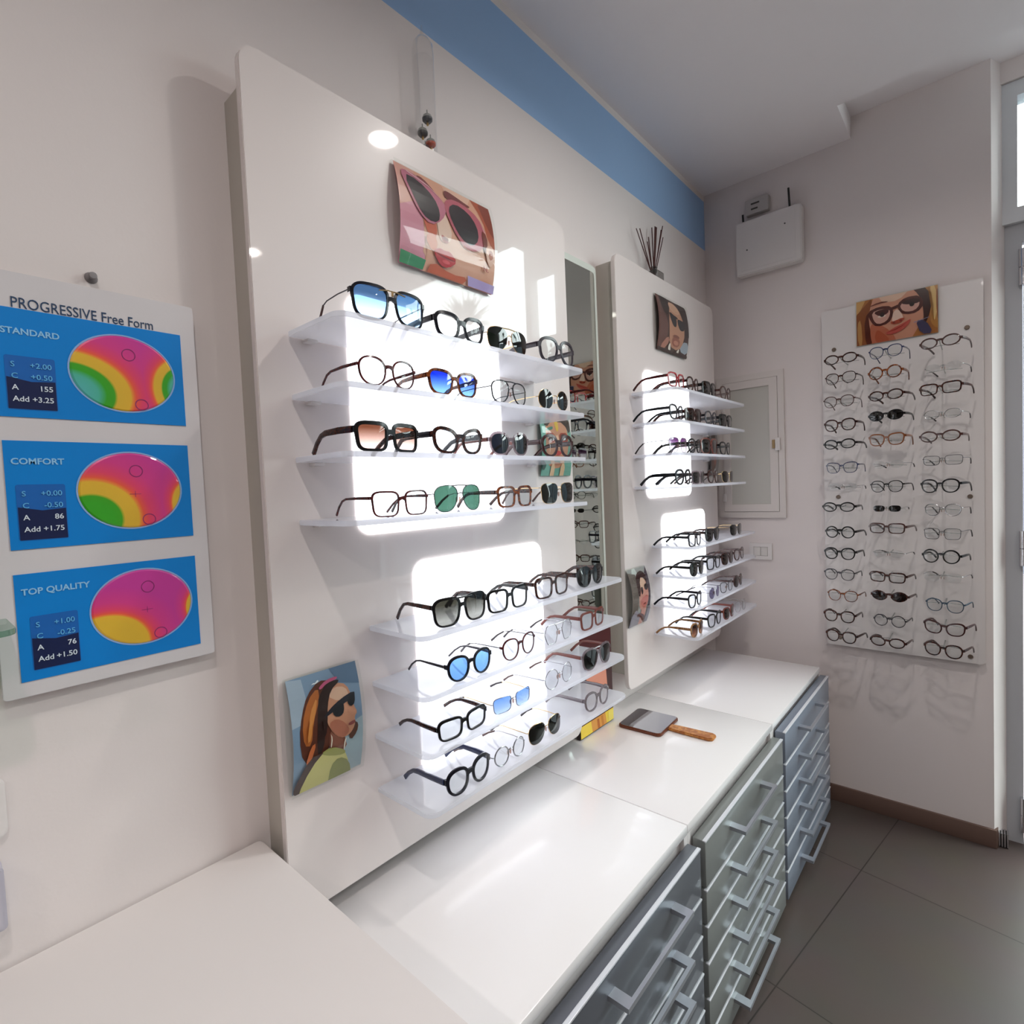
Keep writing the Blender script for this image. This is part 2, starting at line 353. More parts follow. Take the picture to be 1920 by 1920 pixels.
# foreground desk
t = empty('desk', (-2.86, -.36, 0), label='plain white desk in the foreground, set against the wall below the lens chart', cat='desk')
slab('desk_top', rrect(-.5, .5, -.36, .357, (.02, .02, .012, .02)), .80, .84, DESKW, t, axis='z', bevel=.004)
box('side_panel', .455, .478, -.33, .34, 0, .80, DESKW, t); box('side_panel', -.478, -.455, -.33, .34, 0, .80, DESKW, t)
box('back_panel', -.455, .455, .30, .318, .05, .80, DESKW, t)

# hand mirror on the middle cabinet
t = empty('hand_mirror', (-1.098, -.178, .66), label='square wooden hand mirror with handle lying on the middle cabinet top', cat='hand mirror', rz=math.radians(3))
slab('mirror_back', rrect(-.083, .083, -.078, .078, .016), 0, .010, WOODD, t, axis='z', bevel=.002)
slab('mirror_glass', rrect(-.079, .079, -.074, .074, .014), .0101, .0115, HMIRROR, t, axis='z')
bm = bmesh.new(); prism(bm, [(-.017, -.076), (-.021, -.11), (-.024, -.215), (-.016, -.228), (.016, -.228), (.024, -.215), (.021, -.11), (.017, -.076)], .0005, .0105, 'z')
bmesh.ops.recalc_face_normals(bm, faces=bm.faces[:]); bmesh.ops.bevel(bm, geom=bm.edges[:], offset=.0025, segments=2, affect='EDGES')
finish(bm, 'handle', WOOD, t, smooth=True)

# ------------------------------------------------------------------ printed pictures under curved clear covers
def ell(cx, cy, rx, ry, rot=0., n=28, a0=0., a1=360.):
    c, s = math.cos(math.radians(rot)), math.sin(math.radians(rot)); out = []
    for i in range(n):
        a = math.radians(a0+(a1-a0)*i/(n if a1-a0 >= 360 else n-1)); x, y = rx*math.cos(a), ry*math.sin(a)
        out.append((cx+x*c-y*s, cy+x*s+y*c))
    return out
def smooth(pts, it=1):
    for _ in range(it):
        q = []
        for i in range(len(pts)):
            a, b = pts[i], pts[(i+1) % len(pts)]
            q += [(a[0]*.75+b[0]*.25, a[1]*.75+b[1]*.25), (a[0]*.25+b[0]*.75, a[1]*.25+b[1]*.75)]
        pts = q
    return pts
def print_mesh(name, w, h, layers, bulge, parent, y0, rough=.3):
    """flat artwork (colour, outline in 0..1) cut to the sheet and bent over a bulge, each patch a hair in front of the last"""
    bm = bmesh.new(); mats = []
    for k, (hexc, pts) in enumerate([(layers[0], [(0, 0), (1, 0), (1, 1), (0, 1)])]+layers[1:]):
        m = pbr('print_'+hexc[1:], hexc, rough, spec=.3)
        if m not in mats: mats.append(m)
        b2 = bmesh.new(); b2.faces.new([b2.verts.new((p[0], k*.00018, p[1])) for p in pts])
        bmesh.ops.triangulate(b2, faces=b2.faces[:])
        for co, no in (((0, 0, 0), (-1, 0, 0)), ((1, 0, 0), (1, 0, 0)), ((0, 0, 0), (0, 0, -1)), ((0, 0, 1), (0, 0, 1))):
            bmesh.ops.bisect_plane(b2, geom=b2.verts[:]+b2.edges[:]+b2.faces[:], plane_co=co, plane_no=no, clear_outer=True, dist=1e-6)
        if bulge:
            for i in range(1, 12):
                bmesh.ops.bisect_plane(b2, geom=b2.verts[:]+b2.edges[:]+b2.faces[:], plane_co=(0, 0, i/12), plane_no=(0, 0, 1), dist=1e-6)
        mi = mats.index(m); vm = {}
        for v in b2.verts:
            x, z = v.co.x, v.co.z
            vm[v] = bm.verts.new(((x-.5)*w, y0-bulge*(1-(2*z-1)**2)-v.co.y, (z-.5)*h))
        for f in b2.faces:
            g = bm.faces.new([vm[v] for v in f.verts]); g.material_index = mi
            g.normal_update()
            if g.normal.y > 0: g.normal_flip()
        b2.free()
    return finish(bm, name, mats, parent, recalc=False)
def curved_sheet(name, w, h, bulge, y0, th, mat, parent):
    bm = bmesh.new(); prof = [(y0-bulge*(1-(2*i/14-1)**2), (i/14-.5)*h) for i in range(15)]
    prof2 = [(y-th, z) for y, z in prof]
    pts = prof+prof2[::-1]
    A = [bm.verts.new((-w/2, *p)) for p in pts]; B = [bm.verts.new((w/2, *p)) for p in pts]; n = len(pts)
    for i in range(n): bm.faces.new((A[i], B[i], B[(i+1) % n], A[(i+1) % n]))
    for i in range(14):
        for V in (A, B): bm.faces.new((V[i], V[i+1], V[n-2-i], V[n-1-i]))
    return finish(bm, name, mat, parent, smooth=True)
def photo_holder(x0, x1, z0, z1, layers, label, bulge=.016, wall='y', yb=PF):
    w, h = x1-x0, z1-z0
    if wall == 'y': t = empty('photo_holder', ((x0+x1)/2, yb, (z0+z1)/2), label=label, cat='photo', group='portrait photos in clear holders')
    else: t = empty('photo_holder', (yb, -(x0+x1)/2, (z0+z1)/2), -PI/2, label=label, cat='photo', group='portrait photos in clear holders')
    slab('back_plate', rrect(-w/2, w/2, -h/2, h/2, .004), -.0045, -.0004, CLEAR, t)
    print_mesh('photo_print', w-.006, h-.006, layers, bulge, t, -.006)
    curved_sheet('cover', w, h, bulge, -.012, .0015, CLEAR, t)
    return t
SK = '#dfa58c'
PA = ['#dd93a6', ('#e2a79a', [(.16, 1), (.3, 1), (.22, .7), (0, .55), (0, 1)]),
      (SK, smooth([(.2, -.1), (.26, .12), (.2, .2), (.28, .33), (.22, .42), (.2, .62), (.16, .8), (.2, 1.1), (1.1, 1.1), (1.1, -.1)], 1)),
      ('#e9bba6', smooth([(.45, 1.05), (.8, 1.05), (.7, .85), (.5, .86)])),
      ('#b5593c', smooth([(.72, 1.1), (.88, .8), (.92, .55), (1.1, .3), (1.1, 1.1)])), ('#8e3f2c', smooth([(.84, 1.05), (.93, .7), (1.02, .6), (1.05, 1.05)])),
      ('#cf6144', smooth([(.2, .6), (.33, .56), (.35, .4), (.3, .3), (.23, .42)])), ('#d9744f', smooth([(.22, .34), (.32, .4), (.36, .28), (.3, .2)])),
      ('#efcbbb', smooth([(.34, .72), (.4, .74), (.5, .5), (.49, .38), (.4, .33), (.35, .42)])),
      ('#a93a2c', smooth([(.38, .42), (.44, .4), (.47, .35), (.4, .34)])), ('#8d2c22', ell(.43, .385, .03, .018)),
      ('#c55845', smooth([(.52, .56), (.62, .46), (.74, .44), (.86, .5), (.72, .36), (.6, .38)])),
      ('#7d3d3e', smooth([(.18, .95), (.26, .96), (.36, .86), (.42, .74), (.3, .84)], 1)), ('#7d3d3e', smooth([(.46, .92), (.5, .95), (.62, .92), (.78, .88), (.62, .86), (.47, .84)], 1)),
      ('#c5738a', smooth([(.03, .93), (.14, .96), (.3, .9), (.44, .78), (.46, .7), (.4, .56), (.28, .46), (.17, .54), (.09, .72)], 1)),
      ('#bf6070', smooth([(.43, .76), (.5, .86), (.66, .88), (.82, .8), (.9, .62), (.84, .42), (.7, .36), (.56, .44), (.47, .6)], 1)),
      ('#30242a', smooth([(.06, .9), (.2, .9), (.34, .78), (.385, .64), (.36, .52), (.25, .5), (.16, .6)], 1)), ('#30242a', smooth([(.475, .74), (.56, .83), (.7, .8), (.79, .68), (.8, .52), (.72, .42), (.6, .45), (.5, .6)], 1)),
      ('#e8b4be', [(.1, .95), (.3, .89), (.42, .79), (.3, .875), (.1, .935)]), ('#e0a0a8', [(.82, .78), (.89, .62), (.86, .5), (.875, .62)]),
      ('#7a2f22', smooth([(.83, .66), (.9, .62), (.9, .42), (.86, .4)])), ('#e3b09c', smooth([(.88, .5), (.97, .52), (.99, .36), (.93, .26), (.88, .36)])), ('#b8604a', smooth([(.91, .46), (.96, .46), (.97, .38), (.92, .34)])),
      ('#c41f2b', smooth([(.3, .22), (.37, .27), (.42, .255), (.47, .27), (.56, .19), (.47, .1), (.38, .1)])), ('#8f1320', smooth([(.3, .22), (.42, .2), (.56, .19), (.42, .175)])),
      ('#e2535a', ell(.44, .15, .04, .018)), ('#c9603f', smooth([(.3, .12), (.5, .05), (.7, .08), (.6, -.05), (.25, -.05)])),
      ('#3f8f62', [(0, 0), (.22, 0), (.24, .1), (0, .12)]), ('#b7a3d6', [(.7, 0), (1, 0), (1, .09), (.68, .1)])]
PB = ['#7e97b2', ('#a4b4c6', [(0, .6), (.25, .62), (.2, .98), (0, 1)]), ('#9fb3bd', [(.6, 0), (1, 0), (1, .5), (.75, .45)]), ('#5d7896', [(.6, 1), (1, 1), (1, .8), (.7, .86)]),
      ('#5c2c1c', smooth([(.12, .28), (.08, .5), (.14, .7), (.24, .84), (.42, .93), (.6, .9), (.68, .8), (.5, .3), (.3, .2)])),
      ('#b4652c', smooth([(.14, .42), (.13, .62), (.24, .8), (.4, .88), (.4, .78), (.28, .6), (.24, .4)])), ('#d58a45', smooth([(.2, .5), (.24, .68), (.38, .82), (.3, .62)])),
      ('#2b1512', smooth([(.36, .75), (.44, .84), (.6, .92), (.7, .86), (.52, .8), (.46, .6), (.4, .3), (.3, .3)])),
      ('#8d5644', smooth([(.5, .52), (.7, .4), (.76, .24), (.48, .2)])), ('#5a3424', smooth([(.76, .42), (.86, .48), (.93, .44), (.9, .36), (.8, .3)])),
      ('#c98f72', smooth([(.44, .76), (.52, .83), (.66, .87), (.8, .83), (.86, .7), (.87, .62), (.92, .55), (.87, .52), (.88, .46), (.84, .4), (.76, .36), (.64, .37), (.54, .44), (.46, .56)])),
      ('#dcb39a', smooth([(.5, .78), (.62, .84), (.78, .81), (.82, .72), (.66, .7)])), ('#b4715a', smooth([(.48, .54), (.6, .56), (.72, .5), (.8, .4), (.68, .36), (.56, .42)])), ('#cf9478', smooth([(.76, .62), (.84, .62), (.91, .55), (.82, .54)])),
      ('#2b1512', smooth([(.42, .8), (.5, .86), (.64, .9), (.72, .88), (.56, .82), (.49, .7), (.47, .56), (.44, .44), (.4, .46)])),
      ('#1e1f2a', smooth([(.41, .6), (.5, .66), (.68, .72), (.9, .755), (.9, .7), (.7, .665), (.52, .62)])), ('#15171e', smooth([(.54, .66), (.72, .69), (.72, .6), (.66, .565), (.57, .585)])), ('#15171e', smooth([(.77, .71), (.9, .73), (.89, .65), (.84, .62), (.79, .64)])),
      ('#8a3a36', smooth([(.76, .475), (.83, .49), (.88, .485), (.86, .455), (.78, .455)])), ('#c4587f', smooth([(.4, .875), (.52, .92), (.68, .925), (.68, .9), (.52, .89), (.42, .85)])),
      ('#c96a38', smooth([(.14, .24), (.22, .4), (.3, .42), (.22, .26)])), ('#d58a45', smooth([(.17, .44), (.22, .62), (.27, .66), (.23, .46)])),
      ('#f2ead8', smooth([(.5, .45), (.525, .4), (.51, .32), (.495, .32), (.51, .4)])), ('#f2ead8', smooth([(.735, .36), (.715, .32), (.7, .25), (.685, .25), (.7, .34)])),
      ('#3e2520', smooth([(0, .08), (.2, .3), (.4, .3), (.4, .2), (.1, 0), (0, 0)])),
      ('#c9c277', smooth([(.04, -.1), (.12, .1), (.32, .28), (.52, .32), (.7, .24), (.78, .1), (.8, -.1)])), ('#9a9a50', smooth([(.34, .3), (.5, .33), (.72, .24), (.7, .2), (.5, .24)])), ('#878a48', smooth([(.48, -.05), (.5, .14), (.62, .2), (.78, .12), (.84, -.05)])),
      ('#e8eef2', smooth([(.3, .915), (.34, .93), (.36, .922), (.4, .945), (.42, .93), (.36, .914), (.33, .92)]))]
PC = ['#4a322e', ('#6d4a44', [(0, 0), (.25, 0), (.3, .5), (.1, 1), (0, 1)]), ('#a9b3c0', smooth([(.7, .1), (1, .06), (1, .3), (.8, .28)])), ('#b98070', smooth([(.08, .06), (.3, .3), (.36, .2), (.2, .02)])),
      ('#c58f76', smooth([(.36, .12), (.32, .5), (.36, .8), (.5, .98), (.72, .9), (.84, .6), (.84, .3), (.68, .08)])), ('#d8a88e', smooth([(.36, .95), (.6, .96), (.76, .82), (.6, .74), (.4, .8)])),
      ('#2c1d1c', smooth([(.1, 1.05), (.14, .7), (.34, .66), (.4, 1.05)])), ('#2c1d1c', smooth([(.62, 1.05), (.8, .8), (.86, .4), (1.05, .4), (1.05, 1.05)])),
      ('#1f2026', smooth([(.34, .76), (.5, .72), (.58, .66), (.56, .5), (.46, .5), (.38, .62)])), ('#1f2026', smooth([(.6, .67), (.74, .68), (.86, .66), (.84, .5), (.7, .46), (.62, .54)])), ('#1f2026', smooth([(.48, .72), (.62, .7), (.62, .66), (.5, .67)])),
      ('#8a5346', smooth([(.44, .34), (.58, .36), (.68, .33), (.58, .26), (.48, .26)])), ('#a2604f', smooth([(.42, .3), (.7, .3), (.66, .14), (.44, .14)])), ('#c98a74', ell(.56, .21, .08, .04)), ('#f0e6dc', smooth([(.32, .1), (.38, .2), (.42, .02), (.36, .02)])), ('#f0e6dc', smooth([(.6, .06), (.7, .14), (.68, .02)])),
      ('#3a2622', [(0, 0), (1, 0), (1, .05), (0, .05)])]
PD = ['#9a9a98', ('#c9d0cc', smooth([(.2, 1), (.5, 1), (.42, .6), (.2, .7)])), ('#6d625c', [(0, 0), (.32, 0), (.36, .9), (0, .95)]), ('#4a3c48', [(.86, .3), (1, .3), (1, 1), (.86, .9)]),
      ('#d99a8c', smooth([(.4, .3), (.36, .5), (.4, .75), (.56, .85), (.8, .78), (.9, .55), (.86, .36), (.66, .24)])), ('#e2b9a2', smooth([(.44, .62), (.48, .82), (.74, .82), (.78, .66)])), ('#3a1d1c', smooth([(.32, .55), (.3, .8), (.42, .92), (.74, .95), (.9, .82), (.84, .6), (.78, .82), (.5, .84), (.44, .5)])),
      ('#2c1718', smooth([(.46, .66), (.58, .68), (.6, .58), (.52, .52)])), ('#2c1718', smooth([(.66, .7), (.86, .72), (.86, .6), (.7, .6)])), ('#d0766c', smooth([(.44, .48), (.86, .52), (.84, .36), (.66, .28), (.46, .36)])), ('#8f4038', smooth([(.54, .36), (.74, .4), (.72, .35)])),
      ('#cf8d7e', [(.5, 0), (.72, 0), (.78, .3), (.5, .3)]), ('#8d8693', [(0, 0), (.5, 0), (.48, .2), (.2, .3), (0, .2)]), ('#5a2a26', smooth([(.3, .22), (.6, .2), (.8, .1), (.72, .02), (.5, .14), (.3, .16)])), ('#8d8693', [(.8, 0), (1, 0), (1, .3), (.84, .28)])]
PE = ['#6da596', ('#c98d6e', smooth([(.15, .2), (.12, .6), (.2, .95), (.85, .95), (.9, .6), (.8, .25), (.5, .1)])), ('#3a2a22', smooth([(.1, 1.05), (.15, .8), (.45, .98), (.8, .92), (.95, .7), (1.05, 1.05)])), ('#3f8070', smooth([(.16, .8), (.4, .86), (.4, .8), (.2, .76)])),
      ('#d8b13c', smooth([(.46, .95), (.6, .96), (.58, .78), (.5, .76)])), ('#a3412e', smooth([(.14, .75), (.44, .74), (.44, .58), (.22, .55)])), ('#a3412e', smooth([(.56, .74), (.88, .76), (.86, .56), (.62, .56)])), ('#4a2420', ell(.3, .66, .1, .06)), ('#4a2420', ell(.73, .67, .11, .06)),
      ('#e4b89c', smooth([(.46, .7), (.54, .7), (.58, .48), (.44, .48)])), ('#c3392f', smooth([(.36, .4), (.5, .44), (.66, .4), (.5, .33)])), ('#b07458', smooth([(.3, .3), (.7, .3), (.6, .18), (.4, .18)])), ('#dcb995', smooth([(.3, .22), (.42, .2), (.4, -.05), (.26, -.05)])), ('#dcb995', smooth([(.62, .22), (.76, .2), (.72, -.05), (.58, -.05)])), ('#2e4b42', smooth([(0, .3), (.16, .3), (.1, .1), (0, .1)]))]
PFc = ['#b06f3c', ('#d3a264', [(0, 1), (.12, 1), (0, .62)]), ('#8f4f28', smooth([(-.05, .62), (.1, .86), (.22, 1.05), (.2, .4), (.16, -.05), (-.05, -.05)], 1)), ('#c08a50', smooth([(.01, .5), (.06, .6), (.08, 0), (.02, 0)], 1)), ('#5c2618', smooth([(.1, .6), (.22, .8), (.2, .3), (.2, -.05), (.12, -.05)], 1)),
      ('#d3937a', smooth([(.16, .5), (.17, .75), (.24, 1.1), (.76, 1.1), (.84, .8), (.85, .4), (.74, .1), (.66, -.1), (.3, -.1), (.2, .15)], 1)), ('#e3bba4', smooth([(.28, 1.05), (.68, 1.05), (.54, .84), (.34, .86)], 1)), ('#c06a4e', smooth([(.18, .46), (.3, .4), (.42, .24), (.5, .04), (.5, -.1), (.22, -.1), (.18, .15)], 1)), ('#b25538', smooth([(.26, .3), (.34, .2), (.44, .0), (.3, -.05), (.23, .08)], 1)),
      ('#3a1510', smooth([(.68, 1.08), (.86, 1.08), (.95, .72), (.88, .3), (.84, .22), (.83, .6), (.8, .84), (.74, .96)], 1)), ('#bd8244', smooth([(.82, 1.08), (1.05, 1.08), (1.05, .05), (.93, .15), (.9, .45), (.96, .75)], 1)), ('#e0b878', smooth([(.9, 1.04), (.97, 1.04), (1.0, .5), (.95, .2), (.96, .6)], 1)), ('#93502a', smooth([(.98, .9), (1.02, .95), (1.02, .1), (.985, .4)], 1)),
      ('#54201a', smooth([(.14, .72), (.3, .8), (.46, .75), (.475, .56), (.42, .38), (.26, .35), (.19, .48)], 1)), ('#d4a093', smooth([(.2, .69), (.31, .73), (.43, .69), (.435, .56), (.385, .43), (.28, .4), (.225, .5)], 1)), ('#4a1a18', smooth([(.22, .68), (.32, .72), (.42, .7), (.41, .6), (.3, .57)], 1)), ('#f0dcd2', ell(.33, .565, .05, .02)), ('#2a1210', ell(.335, .6, .03, .05)),
      ('#54201a', smooth([(.52, .76), (.62, .88), (.8, .86), (.845, .64), (.76, .5), (.62, .5), (.545, .6)], 1)), ('#d4a093', smooth([(.555, .73), (.64, .81), (.775, .79), (.795, .66), (.735, .55), (.63, .555), (.575, .62)], 1)), ('#3f1714', smooth([(.56, .76), (.66, .82), (.79, .8), (.8, .7), (.66, .7)], 1)), ('#2a1210', ell(.7, .7, .03, .05)), ('#54201a', [(.455, .72), (.54, .755), (.54, .69), (.455, .655)]), ('#6b2c20', smooth([(.14, .82), (.3, .9), (.44, .86), (.3, .86)], 1)),
      ('#ecc8b8', smooth([(.475, .62), (.535, .66), (.6, .46), (.57, .38), (.47, .38), (.455, .45)], 1)), ('#b0472f', smooth([(.43, .4), (.5, .41), (.58, .45), (.62, .42), (.55, .34), (.46, .34)], 1)), ('#7c2018', ell(.48, .375, .018, .022)), ('#7c2018', ell(.565, .395, .018, .02)),
      ('#c2544a', smooth([(.36, .17), (.48, .26), (.55, .3), (.6, .33), (.7, .4), (.64, .24), (.54, .15), (.44, .12)], 1)), ('#8e2a24', [(.37, .175), (.5, .23), (.58, .28), (.69, .385), (.58, .265), (.5, .21)]), ('#dd8078', smooth([(.46, .165), (.58, .21), (.62, .25), (.54, .19)], 1)),
      ('#47405e', smooth([(.74, .34), (.86, .3), (.95, .0), (.8, .02)], 1)), ('#8e86a0', [(.72, .3), (.9, .36), (.9, .345), (.72, .285)])]
PG = ['#8a7f80', ('#6e3b34', smooth([(.1, .1), (.12, .9), (.6, 1), (.8, .6), (.6, .1)])), ('#a5574a', smooth([(.3, .75), (.7, .78), (.7, .3), (.4, .2)])), ('#3a1a18', smooth([(.2, 1.02), (.7, 1.02), (.75, .72), (.25, .74)])), ('#2a1514', smooth([(.28, .66), (.48, .66), (.44, .54)])), ('#2a1514', smooth([(.54, .66), (.74, .64), (.7, .54)])), ('#c7c0c4', smooth([(.5, .2), (.8, .1), (.9, 0), (.4, 0)]))]
ph = photo_holder(-2.026, -1.716, 2.012, 2.240, PA, 'landscape photo of a woman in pink cat-eye sunglasses with red lips, top of near panel', .018)
text('lettering', 'N.', .02, (.105, -.0245, -.066), pbr('print_text_red', '#a8342c', .4), ph)
photo_holder(-2.337, -2.183, .939, 1.163, PB, 'portrait photo of a long haired woman in yellow green shirt, low on near panel', .018)
photo_holder(-.768, -.480, 2.030, 2.254, PC, 'dark brown photo of a man in round sunglasses, top of far panel', .016)
photo_holder(-1.064, -.919, .972, 1.190, PD, 'portrait photo of a dark haired man in sunglasses, low on the far panel', .022)
photo_holder(-1.543, -1.386, 1.532, 1.712, PE, 'portrait photo with teal and orange tones behind the near panel shelf ends', .010)
photo_holder(-.252, -.146, 1.52, 1.735, PG, 'red brown portrait photo behind the far panel shelf ends', .010)

# standing card between the panels
t = empty('show_card', (-1.245, -.062, .661), label='standing photo card with dark maroon top and yellow foot, on the counter between the panels', cat='show card')
box('card_body', -.105, .108, .001, .016, 0, .345, pbr('card_edge', '#2a1414', .5), t, bevel=.001)
cp = print_mesh('card_print', .206, .338, ['#4a1416', ('#d88b72', smooth([(.2, .18), (.2, .62), (.45, .82), (.8, .7), (.86, .3), (.6, .12)])), ('#4a1416', smooth([(0, .5), (.16, .7), (.5, .78), (.9, .66), (1.1, 1.1), (0, 1.1)])),
      ('#3a1011', smooth([(.84, .6), (1.05, .7), (1.05, .1), (.86, .2)])), ('#b0231f', smooth([(.44, .4), (.56, .45), (.7, .42), (.58, .34)])), ('#a5574a', smooth([(.3, .25), (.5, .3), (.7, .2), (.5, .16)])), ('#f2d24e', [(0, 0), (1, 0), (1, .12), (0, .12)]), ('#dd9a4a', [(.34, 0), (.3, .12), (.74, .12), (.78, 0)]), ('#b8682e', [(.5, 0), (.48, .1), (.54, .1), (.57, 0)]), ('#c9803a', [(.63, 0), (.6, .11), (.66, .11), (.7, 0)]), ('#f2dc6a', [(.82, 0), (1, 0), (1, .11), (.84, .11)])], 0, t, 0)
cp.location = (0, 0, .1725)

# ------------------------------------------------------------------ acrylic lens chart on the left wall
t = empty('lens_chart', (-2.567, 0, 1.534), label='acrylic wall chart comparing three progressive lens grades on bright blue panels', cat='wall chart'); L = t.location
slab('sheet', rrect(-2.708-L.x, -2.427-L.x, 1.228-L.z, 1.842-L.z, .006), -.022, -.018, pbr('chart_sheet', '#d9d4d6', .25, coat=.6), t, bevel=.0008)
for (x, z) in ((-2.44, 1.245), (-2.695, 1.245), (-2.44, 1.825)):
    lathe('spacer', [(0, 0), (.005, 0), (.005, .017), (0, .017)], CLEAR, t, 12, (x-L.x, -.0005, z-L.z)).rotation_euler = (PI/2, 0, 0)
NAVYT = pbr('chart_navy_print', '#173a5e', .5); PALET = pbr('chart_pale_blue_print', '#8cc4ea', .5); WHT = pbr('chart_white_print', '#dfe9f2', .5); CYT = pbr('chart_cyan_print', '#5fb4e6', .5)
text('lettering', 'PROGRESSIVE Free Form', .0215, (-2.667-L.x, -.0225, 1.7915-L.z), NAVYT, t, sx=.78).rotation_euler = (PI/2, 0, 0)
def lens_material(name, blobs, shift, rx, rz, floor_):
    m = pbr(name, '#cc44aa', .35, coat=.4); nt = m.node_tree; b = nt.nodes['Principled BSDF']
    tc = nt.nodes.new('ShaderNodeTexCoord'); last = None
    for (cx, cz, ax, az) in blobs:
        mp = nt.nodes.new('ShaderNodeMapping'); mp.vector_type = 'POINT'
        mp.inputs['Scale'].default_value = (1/(rx*ax), 0, 1/(rz*az)); mp.inputs['Location'].default_value = (-cx/ax, 0, -cz/az)
        ln = nt.nodes.new('ShaderNodeVectorMath'); ln.operation = 'LENGTH'
        nt.links.new(tc.outputs['Object'], mp.inputs[0]); nt.links.new(mp.outputs[0], ln.inputs[0])
        if last is None: last = ln.outputs['Value']
        else:
            mn = nt.nodes.new('ShaderNodeMath'); mn.operation = 'MINIMUM'; nt.links.new(last, mn.inputs[0]); nt.links.new(ln.outputs['Value'], mn.inputs[1]); last = mn.outputs[0]
    ad = nt.nodes.new('ShaderNodeMath'); ad.operation = 'MULTIPLY_ADD'; ad.inputs[1].default_value = .5; ad.inputs[2].default_value = shift*.5
    nt.links.new(last, ad.inputs[0]); r = nt.nodes.new('ShaderNodeValToRGB'); mxm = nt.nodes.new('ShaderNodeMath'); mxm.operation = 'MAXIMUM'; mxm.inputs[1].default_value = floor_*.5; nt.links.new(ad.outputs[0], mxm.inputs[0]); nt.links.new(mxm.outputs[0], r.inputs[0])
    st = [(.0, '#5db7c4'), (.24, '#4fb6a0'), (.31, '#37a822'), (.38, '#3fa51e'), (.405, '#e0b636'), (.52, '#e6b636'), (.54, '#f08a3c'), (.565, '#f05a40'), (.62, '#e8446a'), (.74, '#d83c88'), (1., '#c83a98')]
    e = r.color_ramp.elements; e[0].position = st[0][0]; e[0].color = lin(st[0][1]); e[1].position = 1.; e[1].color = lin(st[-1][1])
    for pz, c in st[1:-1]: k = e.new(pz); k.color = lin(c)
    nt.links.new(r.outputs[0], b.inputs['Base Color']); return m
def ringmesh(bm, cx, cz, rx, rz, w, y, n=40):
    vi = [(bm.verts.new((cx+(rx-w)*math.cos(2*PI*k/n), y, cz+(rz-w)*math.sin(2*PI*k/n))), bm.verts.new((cx+rx*math.cos(2*PI*k/n), y, cz+rz*math.sin(2*PI*k/n)))) for k in range(n)]
    for k in range(n):
        a, b = vi[k], vi[(k+1) % n]; bm.faces.new((a[0], a[1], b[1], b[0]))
BLUE = pbr('chart_blue_print', '#0581d3', .4, spec=.3, coat=.25); NAVY = pbr('chart_navy_box', '#0b1c4a', .35, coat=.4); MIDB = pbr('chart_mid_blue_box', '#1263b4', .35, coat=.4)
rows = [(1.634, 1.790, 'STANDARD', 1.753, (-2.535, 1.7125, .070, .0600), (-2.678, -2.622, 1.645, 1.722), [(-1.05, -.62, 1.10, 1.0), (1.22, -.30, .62, .85)], 0., ('+2.00', '+0.50', '155', '+3.25')),
        (1.4425, 1.600, 'COMFORT', 1.566, (-2.536, 1.5243, .070, .0605), (-2.677, -2.621, 1.455, 1.5365), [(-.80, -.74, 1.18, 1.30), (1.20, -.40, .50, .80)], .28, ('+0.00', '-0.50', '86', '+1.75')),
        (1.2505, 1.407, 'TOP QUALITY', 1.3765, (-2.531, 1.3330, .070, .0605), (-2.673, -2.6175, 1.2645, 1.344), [(-.78, -.95, .80, .80), (1.20, -.25, .30, .48)], 0., ('+1.00', '-0.25', '76', '+1.50'))]
